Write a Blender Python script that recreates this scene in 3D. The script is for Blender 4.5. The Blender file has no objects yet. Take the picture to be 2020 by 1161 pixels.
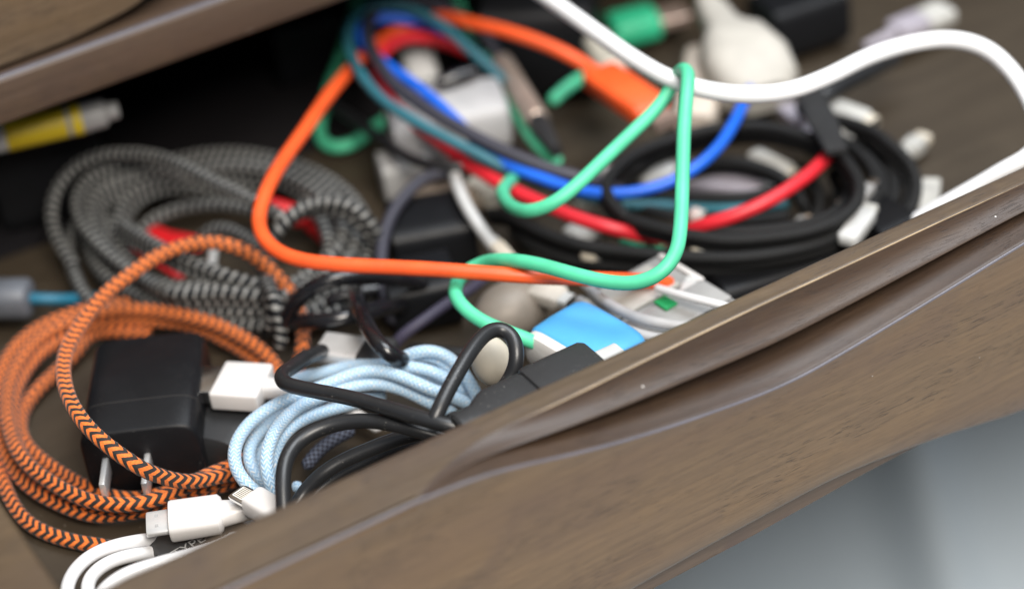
import bpy, bmesh, math, random
import numpy as np
from mathutils import Vector, Matrix
random.seed(4)
S = bpy.context.scene
COL = S.collection

# ------------------------------------------------------------------ camera
FPX, CX, CY = 4489.0, 1010.0, 580.5
_x = np.array([10260, 4480, -FPX]); _x /= np.linalg.norm(_x)
_y = np.array([-3172, 2767, -FPX]); _y -= _x * (_x @ _y); _y /= np.linalg.norm(_y)
_z = np.cross(_x, _y)
ROT = np.array([_x, _y, _z])                     # world = ROT @ camera space
def ray(px, py): return ROT @ np.array([(px - CX) / FPX, -(py - CY) / FPX, -1.0])
CAM = np.array([0, 0, .015]) - ray(300, 950) * .68
def at(px, py, z):                               # z in mm above the drawer bottom
    d = ray(px, py); return CAM + d * ((z / 1000 - CAM[2]) / d[2])
def aty(px, py, y):
    d = ray(px, py); return CAM + d * ((y - CAM[1]) / d[1])
def dep(p): return -((np.asarray(p) - CAM) @ ROT)[2]
cd = bpy.data.cameras.new('camera'); cam = bpy.data.objects.new('camera', cd); COL.objects.link(cam)
M4 = np.eye(4); M4[:3, :3] = ROT; M4[:3, 3] = CAM
cam.matrix_world = Matrix(M4.tolist())
cd.sensor_width = 36; cd.lens = 36 * FPX / 2020; cd.clip_start = .01; cd.clip_end = 50
cd.dof.use_dof = True; cd.dof.focus_distance = .660; cd.dof.aperture_fstop = 4.2
S.camera = cam

# ------------------------------------------------------------------ light
W = bpy.data.worlds.new('World'); S.world = W; W.use_nodes = True
bg = W.node_tree.nodes['Background']; bg.inputs[0].default_value = (.80, .88, 1, 1); bg.inputs[1].default_value = .22
def area(name, loc, target, size, power, col, sy=None):
    l = bpy.data.lights.new(name, 'AREA'); l.shape = 'RECTANGLE'; l.size = size; l.size_y = sy or size
    l.energy = power; l.color = col
    o = bpy.data.objects.new(name, l); COL.objects.link(o); o.location = loc
    o.rotation_euler = (Vector(target) - Vector(loc)).to_track_quat('-Z', 'Y').to_euler()
area('window_light', (.60, -.12, 1.5), (.15, .0, 0), .9, 27, (.90, .95, 1.0), 1.0)
area('room_light', (-.10, -1.25, 1.52), (.15, 0, 0), .85, 58, (1.0, .93, .84))
S.view_settings.view_transform = 'Standard'; S.view_settings.look = 'None'
S.view_settings.exposure = 0; S.view_settings.gamma = 1
S.cycles.use_denoising = True

# ------------------------------------------------------------------ materials
class NT:
    def __init__(s, name):
        s.m = bpy.data.materials.new(name); s.m.use_nodes = True
        s.t = s.m.node_tree; s.b = s.t.nodes['Principled BSDF']
    def n(s, k, **kw):
        nd = s.t.nodes.new(k)
        for a, v in kw.items(): setattr(nd, a, v)
        return nd
    def put(s, sock, v):
        if isinstance(v, bpy.types.NodeSocket): s.t.links.new(v, sock)
        else: sock.default_value = v
    def math(s, op, a, b=0.0, c=0.0):
        nd = s.n('ShaderNodeMath', operation=op)
        for i, v in enumerate((a, b, c)):
            if i < len(nd.inputs): s.put(nd.inputs[i], v)
        return nd.outputs[0]
    def mix(s, f, a, b):
        nd = s.n('ShaderNodeMix', data_type='RGBA')
        s.put(nd.inputs[0], f); s.put(nd.inputs[6], a if not isinstance(a, tuple) else (*a, 1)); s.put(nd.inputs[7], b if not isinstance(b, tuple) else (*b, 1))
        return nd.outputs[2]
    def noise(s, scale, detail=3, vec=None, rough=.5):
        nd = s.n('ShaderNodeTexNoise'); nd.inputs['Scale'].default_value = scale; nd.inputs['Detail'].default_value = detail
        nd.inputs['Roughness'].default_value = rough
        if vec is not None: s.t.links.new(vec, nd.inputs['Vector'])
        return nd.outputs['Fac']
    def obj(s, sc=(1, 1, 1)):
        tc = s.n('ShaderNodeTexCoord'); mp = s.n('ShaderNodeMapping'); mp.inputs['Scale'].default_value = sc
        s.t.links.new(tc.outputs['Object'], mp.inputs['Vector']); return mp.outputs[0]
    def grain(s, sx, sy, k=.42):
        """grain coordinates: stretched along x and sheared, so no cell boundary runs across the grain"""
        tc = s.n('ShaderNodeTexCoord'); sp = s.n('ShaderNodeSeparateXYZ'); s.t.links.new(tc.outputs['Object'], sp.inputs[0])
        x, y, z = sp.outputs
        cb = s.n('ShaderNodeCombineXYZ')
        xx = s.math('ADD', s.math('MULTIPLY', x, sx), s.math('ADD', s.math('MULTIPLY', z, sy * k), s.math('MULTIPLY', y, sy * k * .8)))
        xx = s.math('ADD', xx, s.math('MULTIPLY', s.noise(40, 2, s.obj()), 3.0))
        wob = s.math('MULTIPLY', s.noise(7, 2, s.obj()), .010 * sy)
        s.put(cb.inputs[0], xx); s.put(cb.inputs[1], s.math('ADD', s.math('MULTIPLY', y, sy), wob)); s.put(cb.inputs[2], s.math('ADD', s.math('MULTIPLY', z, sy), wob))
        return cb.outputs[0]
    def ramp(s, f, lo, hi):
        nd = s.n('ShaderNodeMapRange'); nd.inputs[1].default_value = lo; nd.inputs[2].default_value = hi
        s.put(nd.inputs[0], f); return nd.outputs[0]
    def bump(s, h, dist, st=1.0):
        nd = s.n('ShaderNodeBump'); nd.inputs['Distance'].default_value = dist; nd.inputs['Strength'].default_value = st
        s.put(nd.inputs['Height'], h); s.t.links.new(nd.outputs[0], s.b.inputs['Normal'])
    def col(s, v): s.put(s.b.inputs['Base Color'], (*v, 1) if isinstance(v, tuple) else v)

def plain(name, c, rough=.45, metal=0, coat=0, dust=0.0, var=.12, sss=0, bumpd=.00002, bs=1800, spec=.5):
    t = NT(name); v = t.obj()
    f = t.noise(90, 3, v)
    base = t.mix(t.ramp(f, .3, .7), tuple(x * (1 - var) for x in c), tuple(min(1, x * (1 + var)) for x in c))
    if dust:
        sp = t.noise(1500, 2, v); pa = t.noise(120, 2, v)
        k = t.math('MULTIPLY', t.ramp(sp, .66, .72), t.ramp(pa, .45, .65)); k = t.math('MULTIPLY', k, dust)
        base = t.mix(k, base, (.42, .40, .37))
    t.col(base)
    t.put(t.b.inputs['Roughness'], t.math('ADD', t.math('MULTIPLY', t.noise(160, 3, v), .14), rough - .07))
    t.b.inputs['Metallic'].default_value = metal; t.b.inputs['Coat Weight'].default_value = coat
    t.b.inputs['Coat Roughness'].default_value = .15; t.b.inputs['Specular IOR Level'].default_value = spec
    if sss:
        t.b.inputs['Subsurface Weight'].default_value = sss; t.b.inputs['Subsurface Radius'].default_value = (.002, .002, .002)
        t.b.inputs['Subsurface Scale'].default_value = 1
    t.bump(t.noise(bs, 2, v), bumpd, .6)
    return t.m

def wood(name, tint=(1, 1, 1), k=1.0, rough=.36, coat=.25):
    t = NT(name)
    g = t.noise(1, 6, t.grain(16, 620), .65)
    big = t.noise(1, 3, t.grain(9, 38, .2))
    red = t.noise(1, 2, t.grain(22, 70, .2))
    pore = t.noise(1, 2, t.grain(190, 2100, .25), .5)
    zone = t.noise(1, 2, t.grain(20, 60, .2))
    c = lambda a: tuple(x * y * k for x, y in zip(a, tint))
    b = t.mix(t.ramp(g, .3, .7), c((.104, .070, .038)), c((.164, .115, .067)))
    b = t.mix(t.math('MULTIPLY', t.ramp(big, .4, .72), .55), b, c((.100, .066, .048)))
    b = t.mix(t.math('MULTIPLY', t.ramp(red, .5, .75), .35), b, c((.20, .13, .062)))
    p = t.math('MULTIPLY', t.ramp(pore, .57, .64), t.ramp(zone, .38, .62))
    b = t.mix(t.math('MULTIPLY', p, .55), b, c((.026, .019, .015)))
    fib = t.noise(1, 3, t.grain(90, 3200, .25), .7)
    b = t.mix(t.math('MULTIPLY', t.ramp(fib, .52, .70), .38), b, c((.050, .036, .024)))
    vo = t.n('ShaderNodeTexVoronoi'); vo.inputs['Scale'].default_value = 95
    t.t.links.new(t.obj(), vo.inputs['Vector'])
    spk = t.math('LESS_THAN', vo.outputs['Distance'], .028)
    spk = t.math('MULTIPLY', spk, t.math('GREATER_THAN', t.noise(60, 2, t.obj()), .54))
    b = t.mix(spk, b, (.62, .60, .57))
    t.col(b)
    t.put(t.b.inputs['Roughness'], t.math('ADD', t.math('MULTIPLY', t.math('ADD', g, p), .12), rough))
    t.b.inputs['Coat Weight'].default_value = coat * .4; t.b.inputs['Coat Roughness'].default_value = .28; t.b.inputs['Specular IOR Level'].default_value = .38
    h = t.math('SUBTRACT', t.math('MULTIPLY', g, .4), p)
    t.bump(h, .00006, .7)
    return t.m

def uvs(t):
    tc = t.n('ShaderNodeTexCoord'); sx = t.n('ShaderNodeSeparateXYZ'); t.t.links.new(tc.outputs['UV'], sx.inputs[0])
    return sx.outputs[0], sx.outputs[1]
def chevron(name, c1, c2, N, pitch, k, duty, rough=.75, fine=True, flat=None):
    """zigzag braid: stripes of c1 (duty) between c2; u round the cord, v metres along it"""
    t = NT(name); u, v = uvs(t)
    tri = t.math('ABSOLUTE', t.math('SUBTRACT', t.math('MULTIPLY', t.math('FRACT', t.math('MULTIPLY', u, float(N))), 2.0), 1.0))
    ph = t.math('ADD', t.math('DIVIDE', v, pitch), t.math('MULTIPLY', tri, k))
    ph = t.math('ADD', ph, t.math('ADD', t.math('MULTIPLY', t.noise(700, 2, t.obj()), .16), t.math('MULTIPLY', t.noise(60, 2, t.obj()), .6)))
    fr = t.math('FRACT', ph)
    w = t.ramp(t.math('ABSOLUTE', t.math('SUBTRACT', fr, duty / 2)), duty / 2 + .03, duty / 2 - .03)
    f = t.noise(2600, 2, t.obj()); g = t.noise(60, 2, t.obj())
    a = t.mix(t.ramp(f, .3, .75), tuple(x * .62 for x in c1), tuple(min(1, x * 1.2) for x in c1))
    a = t.mix(t.math('MULTIPLY', t.ramp(g, .35, .7), .25), a, tuple(x * .75 for x in c1))
    # seam lines where the strands turn
    seam = t.ramp(t.math('ABSOLUTE', t.math('SUBTRACT', tri, .5)), .43, .5)
    a = t.mix(t.math('MULTIPLY', seam, .55), a, tuple(x * .35 for x in c1))
    t.col(t.mix(w, c2, a))
    t.b.inputs['Roughness'].default_value = rough; t.b.inputs['Sheen Weight'].default_value = .15
    hh = t.math('ADD', t.math('MULTIPLY', w, .6), t.math('MULTIPLY', f, .5))
    t.bump(hh, .00018, .8)
    return t.m
def dots(name, c1, c2, N, pitch, thr, rough=.7, ring=0):
    t = NT(name); u, v = uvs(t)
    a = t.math('COSINE', t.math('MULTIPLY', u, 2 * math.pi * N)); b = t.math('COSINE', t.math('MULTIPLY', t.math('ADD', v, t.math('MULTIPLY', u, pitch * ring)), 2 * math.pi / pitch))
    if ring: a = t.math('ADD', t.math('MULTIPLY', a, .38), .62)
    p = t.math('ADD', t.math('MULTIPLY', a, b), t.math('MULTIPLY', t.math('SUBTRACT', t.noise(900, 2, t.obj()), .5), .5))
    w = t.ramp(p, thr - .12, thr + .15)
    f = t.noise(2200, 2, t.obj())
    t.col(t.mix(w, t.mix(f, tuple(x * .6 for x in c2), tuple(x * 1.3 for x in c2)), t.mix(f, tuple(x * .7 for x in c1), tuple(min(1, x * 1.3) for x in c1))))
    t.b.inputs['Roughness'].default_value = rough; t.b.inputs['Specular IOR Level'].default_value = .25
    t.bump(t.math('ADD', w, f), .00012, .7)
    return t.m
def weave(name, c1, c2, c3):
    """fine two-tone braid, light blue with white flecks"""
    t = NT(name); u, v = uvs(t)
    tri = t.math('ABSOLUTE', t.math('SUBTRACT', t.math('MULTIPLY', t.math('FRACT', t.math('MULTIPLY', u, 6.0)), 2.0), 1.0))
    ph = t.math('FRACT', t.math('ADD', t.math('DIVIDE', v, .0014), t.math('MULTIPLY', tri, .9)))
    w = t.ramp(t.math('ABSOLUTE', t.math('SUBTRACT', ph, .5)), .30, .18)
    a = t.math('COSINE', t.math('MULTIPLY', u, 2 * math.pi * 5)); b = t.math('COSINE', t.math('MULTIPLY', v, 2 * math.pi / .0031))
    fl = t.ramp(t.math('MULTIPLY', a, b), .12, .34)
    nz = t.noise(500, 2, t.obj())
    cc = t.mix(t.math('MULTIPLY', fl, t.math('MULTIPLY', t.ramp(nz, .35, .6), .8)), c1, c2)
    t.col(t.mix(w, t.mix(.8, cc, c3), cc))
    t.b.inputs['Roughness'].default_value = .5; t.b.inputs['Sheen Weight'].default_value = .3
    t.bump(w, .0002, 1.0)
    return t.m

M = dict(
    cove_shade=wood('walnut_cove_shade', (.70, .63, .72), .50, .40, .3), topw=wood('walnut_edge', (.86, .92, 1.10), .80, .36, .4),
    wood=wood('walnut_front', (1.08, 1, .94), .90), wood_up=wood('walnut_upper', (.95, .99, 1.08), 1.25, .42, .15),
    wood_rail=wood('walnut_rail', (.97, .95, 1.12), .70, .42, .2), wood_side=wood('walnut_side', (1, .95, .9), .55, .45, .1),
    pale_wood=plain('pale_edge', (.36, .27, .17), .38, var=.3), sky_sheen=plain('sky_sheen_arris', (.10, .095, .115), .34, coat=.3),
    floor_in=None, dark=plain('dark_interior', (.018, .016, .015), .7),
    mint=plain('mint_rubber', (.085, .56, .32), .5, dust=.25, sss=.05), mintdeep=plain('green_plug', (.03, .42, .22), .5),
    orange=plain('orange_rubber', (.86, .105, .022), .45, dust=.2, sss=.05), white=plain('white_plastic', (.62, .60, .59), .33, dust=.1, var=.03),
    whitec=plain('white_cord', (.66, .66, .67), .35, dust=.12, var=.03), cream=plain('cream_plastic', (.58, .53, .44), .6),
    grey=plain('grey_plastic', (.30, .30, .30), .45), palegrey=plain('pale_grey_plastic', (.52, .53, .53), .42),
    lilac=plain('lilac_grey_plastic', (.33, .31, .36), .45), tan=plain('tan_plastic', (.33, .26, .20), .55),
    blue=plain('blue_cord', (.012, .13, .72), .4), red=plain('red_cord', (.62, .018, .03), .45),
    teal=plain('teal_cord', (.022, .125, .165), .55), slate=plain('slate_cord', (.035, .035, .05), .55),
    black=plain('black_rubber', (.016, .017, .019), .36, dust=.35), blackm=plain('black_matte', (.022, .023, .025), .5, dust=.5, bumpd=.00004),
    blackg=plain('black_gloss', (.008, .008, .010), .26, coat=.25), blackd=plain('black_case', (.0075, .008, .0095), .42, dust=.08, spec=.2),
    purple=plain('dark_purple_cord', (.045, .04, .07), .6),
    skyblue=plain('sky_blue_silicone', (.075, .36, .72), .5, sss=.05, var=.04), capblue=plain('teal_blue_cord', (.008, .115, .19), .5),
    metal=plain('brushed_steel', (.72, .72, .71), .22, metal=1, bumpd=.00001), metalr=plain('pinkish_metal', (.62, .47, .40), .3, metal=.7),
    champ=plain('champagne_metal', (.58, .47, .40), .35, metal=.6), gold=plain('contact_metal', (.8, .68, .45), .25, metal=1),
    taupe=plain('taupe_shell', (.30, .26, .22), .5, metal=.2), yellow=plain('yellow_label', (.66, .49, .02), .45),
    redplug=plain('red_sleeve', (.55, .008, .012), .5), green=plain('green_label', (.01, .28, .09), .5),
    print=plain('white_print', (.75, .75, .73), .5, var=.02), greyp=plain('grey_print', (.32, .32, .32), .5, var=.02),
    nickel=plain('nickel', (.72, .72, .72), .3, metal=.55), shell=plain('grey_white_shell', (.40, .40, .41), .5),
    carpet=None, ivory=plain('ivory_plastic', (.42, .405, .37), .6), whitep=plain('thick_white_cord', (.80, .81, .83), .38, var=.02),
    obraid=chevron('orange_black_braid', (.88, .195, .025), (.010, .009, .009), 3, .0031, .75, .50),
    gbraid=dots('grey_black_braid', (.24, .24, .23), (.007, .008, .010), 4, .0032, .22, ring=1),
    kbraid=dots('black_braid', (.020, .021, .022), (.009, .009, .010), 10, .0014, .0), lbraid=weave('light_blue_braid', (.46, .63, .78), (.72, .72, .71), (.22, .40, .60)),
)
def _floor_in():
    t = NT('drawer_bottom_wood'); g = t.noise(1, 4, t.grain(10, 120, .2)); n = t.noise(260, 3, t.obj())
    sp = t.math('MULTIPLY', t.math('GREATER_THAN', t.noise(700, 1, t.obj()), .76), .5); t.col(t.mix(sp, t.mix(t.ramp(g, .3, .7), (.031, .022, .013), (.047, .035, .022)), (.30, .27, .22)))
    t.b.inputs['Roughness'].default_value = .6; t.bump(n, .00008, .5); return t.m
M['floor_in'] = _floor_in()
def _fabric(name, a, b):
    t = NT(name); n = t.noise(900, 3, t.obj()); l = t.noise(6, 2, t.obj())
    t.col(t.mix(t.ramp(l, .35, .65), a, b)); t.b.inputs['Roughness'].default_value = .9; t.b.inputs['Specular IOR Level'].default_value = .12; t.bump(n, .0004, .6); return t.m
M['carpet'] = _fabric('grey_floor', (.50, .55, .59), (.56, .56, .55)); M['cloth'] = _fabric('pale_blue_grey_cloth', (.47, .55, .62), (.50, .58, .65))

# ------------------------------------------------------------------ object helpers
def prop(o, label=None, cat=None, group=None, kind=None):
    if label: o['label'] = label
    if cat: o['category'] = cat
    if group: o['group'] = group
    if kind: o['kind'] = kind
    return o
def thing(name, label, cat, loc, group=None):
    o = bpy.data.objects.new(name, None); COL.objects.link(o); o.location = tuple(loc)
    o.empty_display_size = .01
    o['_r'] = 0; del o['_r']
    ROOT[o.name] = np.array(loc, float)
    return prop(o, label, cat, group or {'plug': 'small plugs scattered through the drawer', 'adapter': 'adapters lying among the cables', 'charger': 'wall chargers in the drawer', 'cable sleeve': 'red sleeves in the grey coil'}.get(cat))
ROOT = {}
def mesh(name, V, F, m, parent=None, uv=None, smooth=True, sharp=35):
    V = np.asarray(V, float)
    if parent is None:
        r = np.array([(V[:, 0].min() + V[:, 0].max()) / 2, (V[:, 1].min() + V[:, 1].max()) / 2, V[:, 2].min()])
    else: r = ROOT[parent.name]
    me = bpy.data.meshes.new(name); me.from_pydata((V - r).tolist(), [], F if isinstance(F, list) else F.tolist())
    if uv is not None:
        l = me.uv_layers.new(name='UVMap'); l.data.foreach_set('uv', np.asarray(uv, np.float32).ravel())
    me.materials.append(m)
    if smooth:
        me.shade_smooth()
        if sharp: me.set_sharp_from_angle(angle=math.radians(sharp))
    o = bpy.data.objects.new(name, me); COL.objects.link(o); ROOT[o.name] = r
    if parent is not None: o.parent = parent
    else: o.location = tuple(r)
    return o

def resample(P, step, sig):
    P = np.asarray(P, float)
    n = len(P)
    Q = np.vstack([2 * P[0] - P[1], P, 2 * P[-1] - P[-2]])
    out = []
    for i in range(1, n):
        p0, p1, p2, p3 = Q[i - 1], Q[i], Q[i + 1], Q[i + 2]
        d = [max(np.linalg.norm(a - b), 1e-6) ** .5 for a, b in ((p0, p1), (p1, p2), (p2, p3))]
        t0 = 0; t1 = d[0]; t2 = t1 + d[1]; t3 = t2 + d[2]
        t = np.linspace(t1, t2, 24, endpoint=False)[:, None]
        A1 = (t1 - t) / (t1 - t0) * p0 + (t - t0) / (t1 - t0) * p1
        A2 = (t2 - t) / (t2 - t1) * p1 + (t - t1) / (t2 - t1) * p2
        A3 = (t3 - t) / (t3 - t2) * p2 + (t - t2) / (t3 - t2) * p3
        B1 = (t2 - t) / (t2 - t0) * A1 + (t - t0) / (t2 - t0) * A2
        B2 = (t3 - t) / (t3 - t1) * A2 + (t - t1) / (t3 - t1) * A3
        out.append((t2 - t) / (t2 - t1) * B1 + (t - t1) / (t2 - t1) * B2)
    C = np.vstack(out + [P[-1:]])
    L = np.r_[0, np.cumsum(np.linalg.norm(np.diff(C, axis=0), axis=1))]
    m = max(int(L[-1] / step), 4); s = np.linspace(0, L[-1], m + 1)
    R = np.stack([np.interp(s, L, C[:, k]) for k in range(3)], 1)
    if sig > 0:
        k = int(3 * sig / step); w = np.exp(-.5 * (np.arange(-k, k + 1) * step / sig) ** 2); w /= w.sum()
        a0 = 2 * R[0] - R[1:k + 1][::-1] if k < len(R) else np.repeat(R[:1], k, 0)
        a1 = 2 * R[-1] - R[-k - 1:-1][::-1] if k < len(R) else np.repeat(R[-1:], k, 0)
        if len(a0) == k and len(a1) == k:
            E = np.vstack([a0, R, a1]); R = np.stack([np.convolve(E[:, j], w, 'valid') for j in range(3)], 1)
    return R
def tube(paths, dia, seg=16, step=.0012, sig=.0030, bump=None, world=False, flat=1.0, taper=None):
    VV, FF, UV = [], [], []; off = 0; vlen = 0
    for P in paths:
        P = P if world else [at(*p) for p in P]
        C = resample(P, step, sig); n = len(C)
        T = np.gradient(C, axis=0); T /= np.linalg.norm(T, axis=1)[:, None]
        N = np.zeros_like(C); a = np.cross(T[0], [0, 0, 1.0]); a /= np.linalg.norm(a); N[0] = a
        for i in range(1, n):
            b = N[i - 1] - T[i] * (N[i - 1] @ T[i]); N[i] = b / np.linalg.norm(b)
        B = np.cross(T, N)
        s = np.r_[0, np.cumsum(np.linalg.norm(np.diff(C, axis=0), axis=1))]
        r0 = dia / 2000
        rr = np.full(n, r0)
        if taper: rr = r0 * np.interp(s / s[-1], [0, 1], taper)
        e = np.clip(np.minimum(s, s[-1] - s) / r0, 0, 1); rr = rr * np.sqrt(1 - (1 - e) ** 2) ; rr = np.maximum(rr, 1e-5)
        u = np.arange(seg + 1) / seg; th = u * 2 * np.pi
        R = np.repeat(rr[:, None], seg, 1)
        if bump is not None: R = R * (1 + bump(u[None, :-1], (s + vlen)[:, None]))
        V = C[:, None] + R[..., None] * (np.cos(th[:-1])[None, :, None] * N[:, None] + flat * np.sin(th[:-1])[None, :, None] * B[:, None])
        VV.append(V.reshape(-1, 3))
        i, j = np.meshgrid(np.arange(n - 1), np.arange(seg), indexing='ij'); i = i.ravel(); j = j.ravel(); j2 = (j + 1) % seg
        FF.append(off + np.stack([i * seg + j, i * seg + j2, (i + 1) * seg + j2, (i + 1) * seg + j], 1))
        sv = s + vlen
        UV.append(np.stack([np.stack([u[j], sv[i]], 1), np.stack([u[j + 1], sv[i]], 1), np.stack([u[j + 1], sv[i + 1]], 1), np.stack([u[j], sv[i + 1]], 1)], 1).reshape(-1, 2))
        off += n * seg; vlen += s[-1]
    return np.vstack(VV), np.vstack(FF), np.vstack(UV)
def cord(name, paths, dia, m, parent=None, label=None, cat=None, sharp=None, **kw):
    if not isinstance(paths[0], list): paths = [paths]
    V, F, UV = tube(paths, dia, **kw)
    o = mesh(name, V, F, m, parent, UV, True, sharp)
    if label: prop(o, label, cat)
    return o

def frame(o, x, up=(0, 0, 1)):
    x = np.asarray(x, float); x = x / np.linalg.norm(x); y = np.cross(up, x); y /= np.linalg.norm(y); z = np.cross(x, y)
    F = np.eye(4); F[:3, 0] = x; F[:3, 1] = y; F[:3, 2] = z; F[:3, 3] = o
    return F
def _bm(bm, Fm):
    V = np.array([v.co[:] for v in bm.verts]); bm.verts.index_update()
    F = [[v.index for v in f.verts] for f in bm.faces]; bm.free()
    if Fm is not None: V = V @ Fm[:3, :3].T + Fm[:3, 3]
    return V, F
def rbox(c0, c1, bev, Fm=None, segs=3):
    bm = bmesh.new(); bmesh.ops.create_cube(bm, size=1)
    c0 = np.array(c0, float); c1 = np.array(c1, float)
    for v in bm.verts: v.co = Vector(((c0 + c1) / 2 + np.array(v.co[:]) * (c1 - c0)).tolist())
    if bev: bmesh.ops.bevel(bm, geom=bm.edges[:], offset=bev, segments=segs, profile=.5, affect='EDGES', clamp_overlap=True)
    return _bm(bm, Fm)
def loft(secs, Fm=None, n=28, p=4.0):
    """superellipse sections (x, half width, half height[, exponent][, yc, zc]) along local x, capped"""
    V, F = [], []
    th = np.linspace(0, 2 * np.pi, n, endpoint=False)
    for s in secs:
        x, a, b = s[:3]; q = s[3] if len(s) > 3 else p; yc = s[4] if len(s) > 4 else 0; zc = s[5] if len(s) > 5 else 0
        c, d = np.cos(th), np.sin(th)
        V += [[x, yc + a * np.sign(i) * abs(i) ** (2 / q), zc + b * np.sign(j) * abs(j) ** (2 / q)] for i, j in zip(c, d)]
    for k in range(len(secs) - 1):
        for j in range(n): F.append([k * n + j, k * n + (j + 1) % n, (k + 1) * n + (j + 1) % n, (k + 1) * n + j])
    F.append(list(range(n))[::-1]); F.append([(len(secs) - 1) * n + j for j in range(n)])
    V = np.array(V)
    if Fm is not None: V = V @ Fm[:3, :3].T + Fm[:3, 3]
    return V, F
def body_secs(L, a, b, r=.0012, p=5, taper=1.0):
    r = min(r, L * .3, b * .8); out = []
    for x, k in ((0, 1), (r * .3, .45), (r, 0)): out.append((x, a * taper - r * k, b * taper - r * k, p))
    for x, k in ((L - r, 0), (L - r * .3, .45), (L, 1)): out.append((x, a - r * k, b - r * k, p))
    return out
def box_part(name, parent, m, c0, c1, bev, Fm, **k):
    V, F = rbox(c0, c1, bev, Fm); o = mesh(name, V, F, m, parent, **k); return o
def loft_part(name, parent, m, secs, Fm, **k):
    V, F = loft(secs, Fm); return mesh(name, V, F, m, parent, **k)

def plug(name, label, cat, p0, p1, w, h, bm_, tip=None, tm=None, relief=None, rm=None, hollow=False, r=.0015, parent=None, p=5, up=(0, 0, 1)):
    """connector from the cord end p0 to the nose p1 (px,py,z); w,h in mm; tip=(len,w,h) mm; relief=(len,dia) mm"""
    a, b = at(*p0), at(*p1); L = np.linalg.norm(b - a); Fm = frame(a, b - a, up)
    t = parent or thing(name, label, cat, (a[0], a[1], min(a[2], b[2]) - h / 2000))
    loft_part('plug_body' if parent is not None or True else 'body', t, bm_, body_secs(L, w / 2000, h / 2000, r, p), Fm)
    if tip:
        tl, tw, th = (v / 1000 for v in tip)
        sh = mesh('metal_tip', *loft([(L - .001, tw / 2, th / 2, 6), (L + tl, tw / 2, th / 2, 6)], Fm), tm or M['metal'], t)
        if hollow:
            mesh('socket', *loft([(L + tl - .0002, tw / 2 - .0005, th / 2 - .0005, 6), (L + tl + .0001, tw / 2 - .0005, th / 2 - .0005, 6)], Fm), M['dark'], t)
    if relief:
        rl, rd = relief[0] / 1000, relief[1] / 2000
        loft_part('strain_relief', t, rm or bm_, [(-rl, rd * .62, rd * .62, 2), (-rl * .6, rd * .8, rd * .8, 2), (.0005, rd, rd, 2.4)], Fm)
    return t

# ================================================================== THE SETTING
H = .065; YB = -.0921; YF = -.1125
FZ = -.24
V = [[-3, -3, FZ], [3, -3, FZ], [3, 3, FZ], [-3, 3, FZ]]
prop(mesh('floor', V, [[0, 1, 2, 3]], M['carpet'], smooth=False), kind='structure')
# added cloth on the floor, its folds shaped to make a pale band
def cloth():
    fx = np.array([_y[0], 0, 0]); vd = ROT @ np.array([0, 0, -1.0]); fw = np.array([vd[0], vd[1], 0]); fw /= np.linalg.norm(fw); rt = np.array([fw[1], -fw[0], 0])
    d = ray(1780, 1000); c = CAM + d * ((FZ + .02 - CAM[2]) / d[2])
    nx, ny = 150, 40; V = []; F = []
    for j in range(ny + 1):
        for i in range(nx + 1):
            s = (i / nx - .5) * .42; q = (j / ny - .5) * .8
            z = .010 + .015 * math.exp(-((s - .010 - q * .04) / .016) ** 2) + .012 * math.exp(-((s - .10) / .03) ** 2) + .010 * math.exp(-((s + .10 + q * .1) / .03) ** 2)
            z += .004 * math.sin(s * 40 + q * 9) + .003 * math.sin(q * 21 + s * 13)
            edge = min(1, min(i, nx - i) / 6, min(j, ny - j) / 4); z = max(z, .004) * edge + .001
            p = c + rt * s + fw * q; V.append([p[0], p[1], FZ + z])
    for j in range(ny):
        for i in range(nx): a = j * (nx + 1) + i; F.append([a, a + 1, a + nx + 2, a + nx + 1])
    o = mesh('added_cloth', V, F, M['cloth'], sharp=None); prop(o, 'pale blue-grey cloth added on the floor below the drawer, folds shaped for a light band', 'cloth')
    md = o.modifiers.new('thick', 'SOLIDIFY'); md.thickness = .002
cloth()

# ------------------------------------------------------------------ open drawer
dr = thing('drawer', 'open dark walnut drawer full of tangled cables, with a carved lip along its front', 'drawer', (.2, YF, -.02))
XL, XR = -.0523 - .018, .56
def lin(pts, f):                                 # pixels -> (x, value) table
    q = np.array([f(*p) for p in pts]); return q
Aq = lin([(1119, 785), (1230, 730), (1340, 676), (1520, 590), (1641, 536), (1858, 433), (2020, 360)], lambda a, b: at(a, b, 65))
Bq = lin([(959, 922), (1078, 906), (1197, 879), (1316, 843), (1403, 812), (1557, 757), (1671, 690), (1850, 583), (2020, 478)], lambda a, b: aty(a, b, YF))
Cq = lin([(1257, 1161), (1444, 1057), (1565, 992), (1622, 960), (1700, 925), (1768, 899), (1833, 875), (1931, 842), (2020, 818)], lambda a, b: aty(a, b, YF))
Lq = lin([(1290, 1163), (1470, 1068), (1600, 996), (1700, 940), (1780, 898)], lambda a, b: aty(a, b, YF + .004))
XT = at(800, 960, 65)[0]
def smooth_interp(x, X, Y, s=.010):
    k = np.linspace(-2.5, 2.5, 41); w = np.exp(-.5 * k * k); return float((np.interp(x + k * s, X, Y) * w).sum() / w.sum())
def yA(x):
    if x <= XT: return YF
    return _yA(x)
def _yA(x):
    k = min(1, (x - XT) / .032); k = math.sin(k * math.pi / 2) ** .8
    return YF + (smooth_interp(x, Aq[:, 0], Aq[:, 1], .012) - YF) * k
_bx = np.r_[XT, at(870, 962, 65)[0], Bq[:, 0], Bq[-1, 0] + .06, Bq[-1, 0] + .3]; _bz = np.r_[H - .0001, H - .0005, np.minimum(Bq[:, 2], H - .0012), Bq[-1, 2] + .006, Bq[-1, 2] + .006]
def zB(x): return H if x <= XT else min(H - .0001, smooth_interp(x, _bx, _bz))
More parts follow.
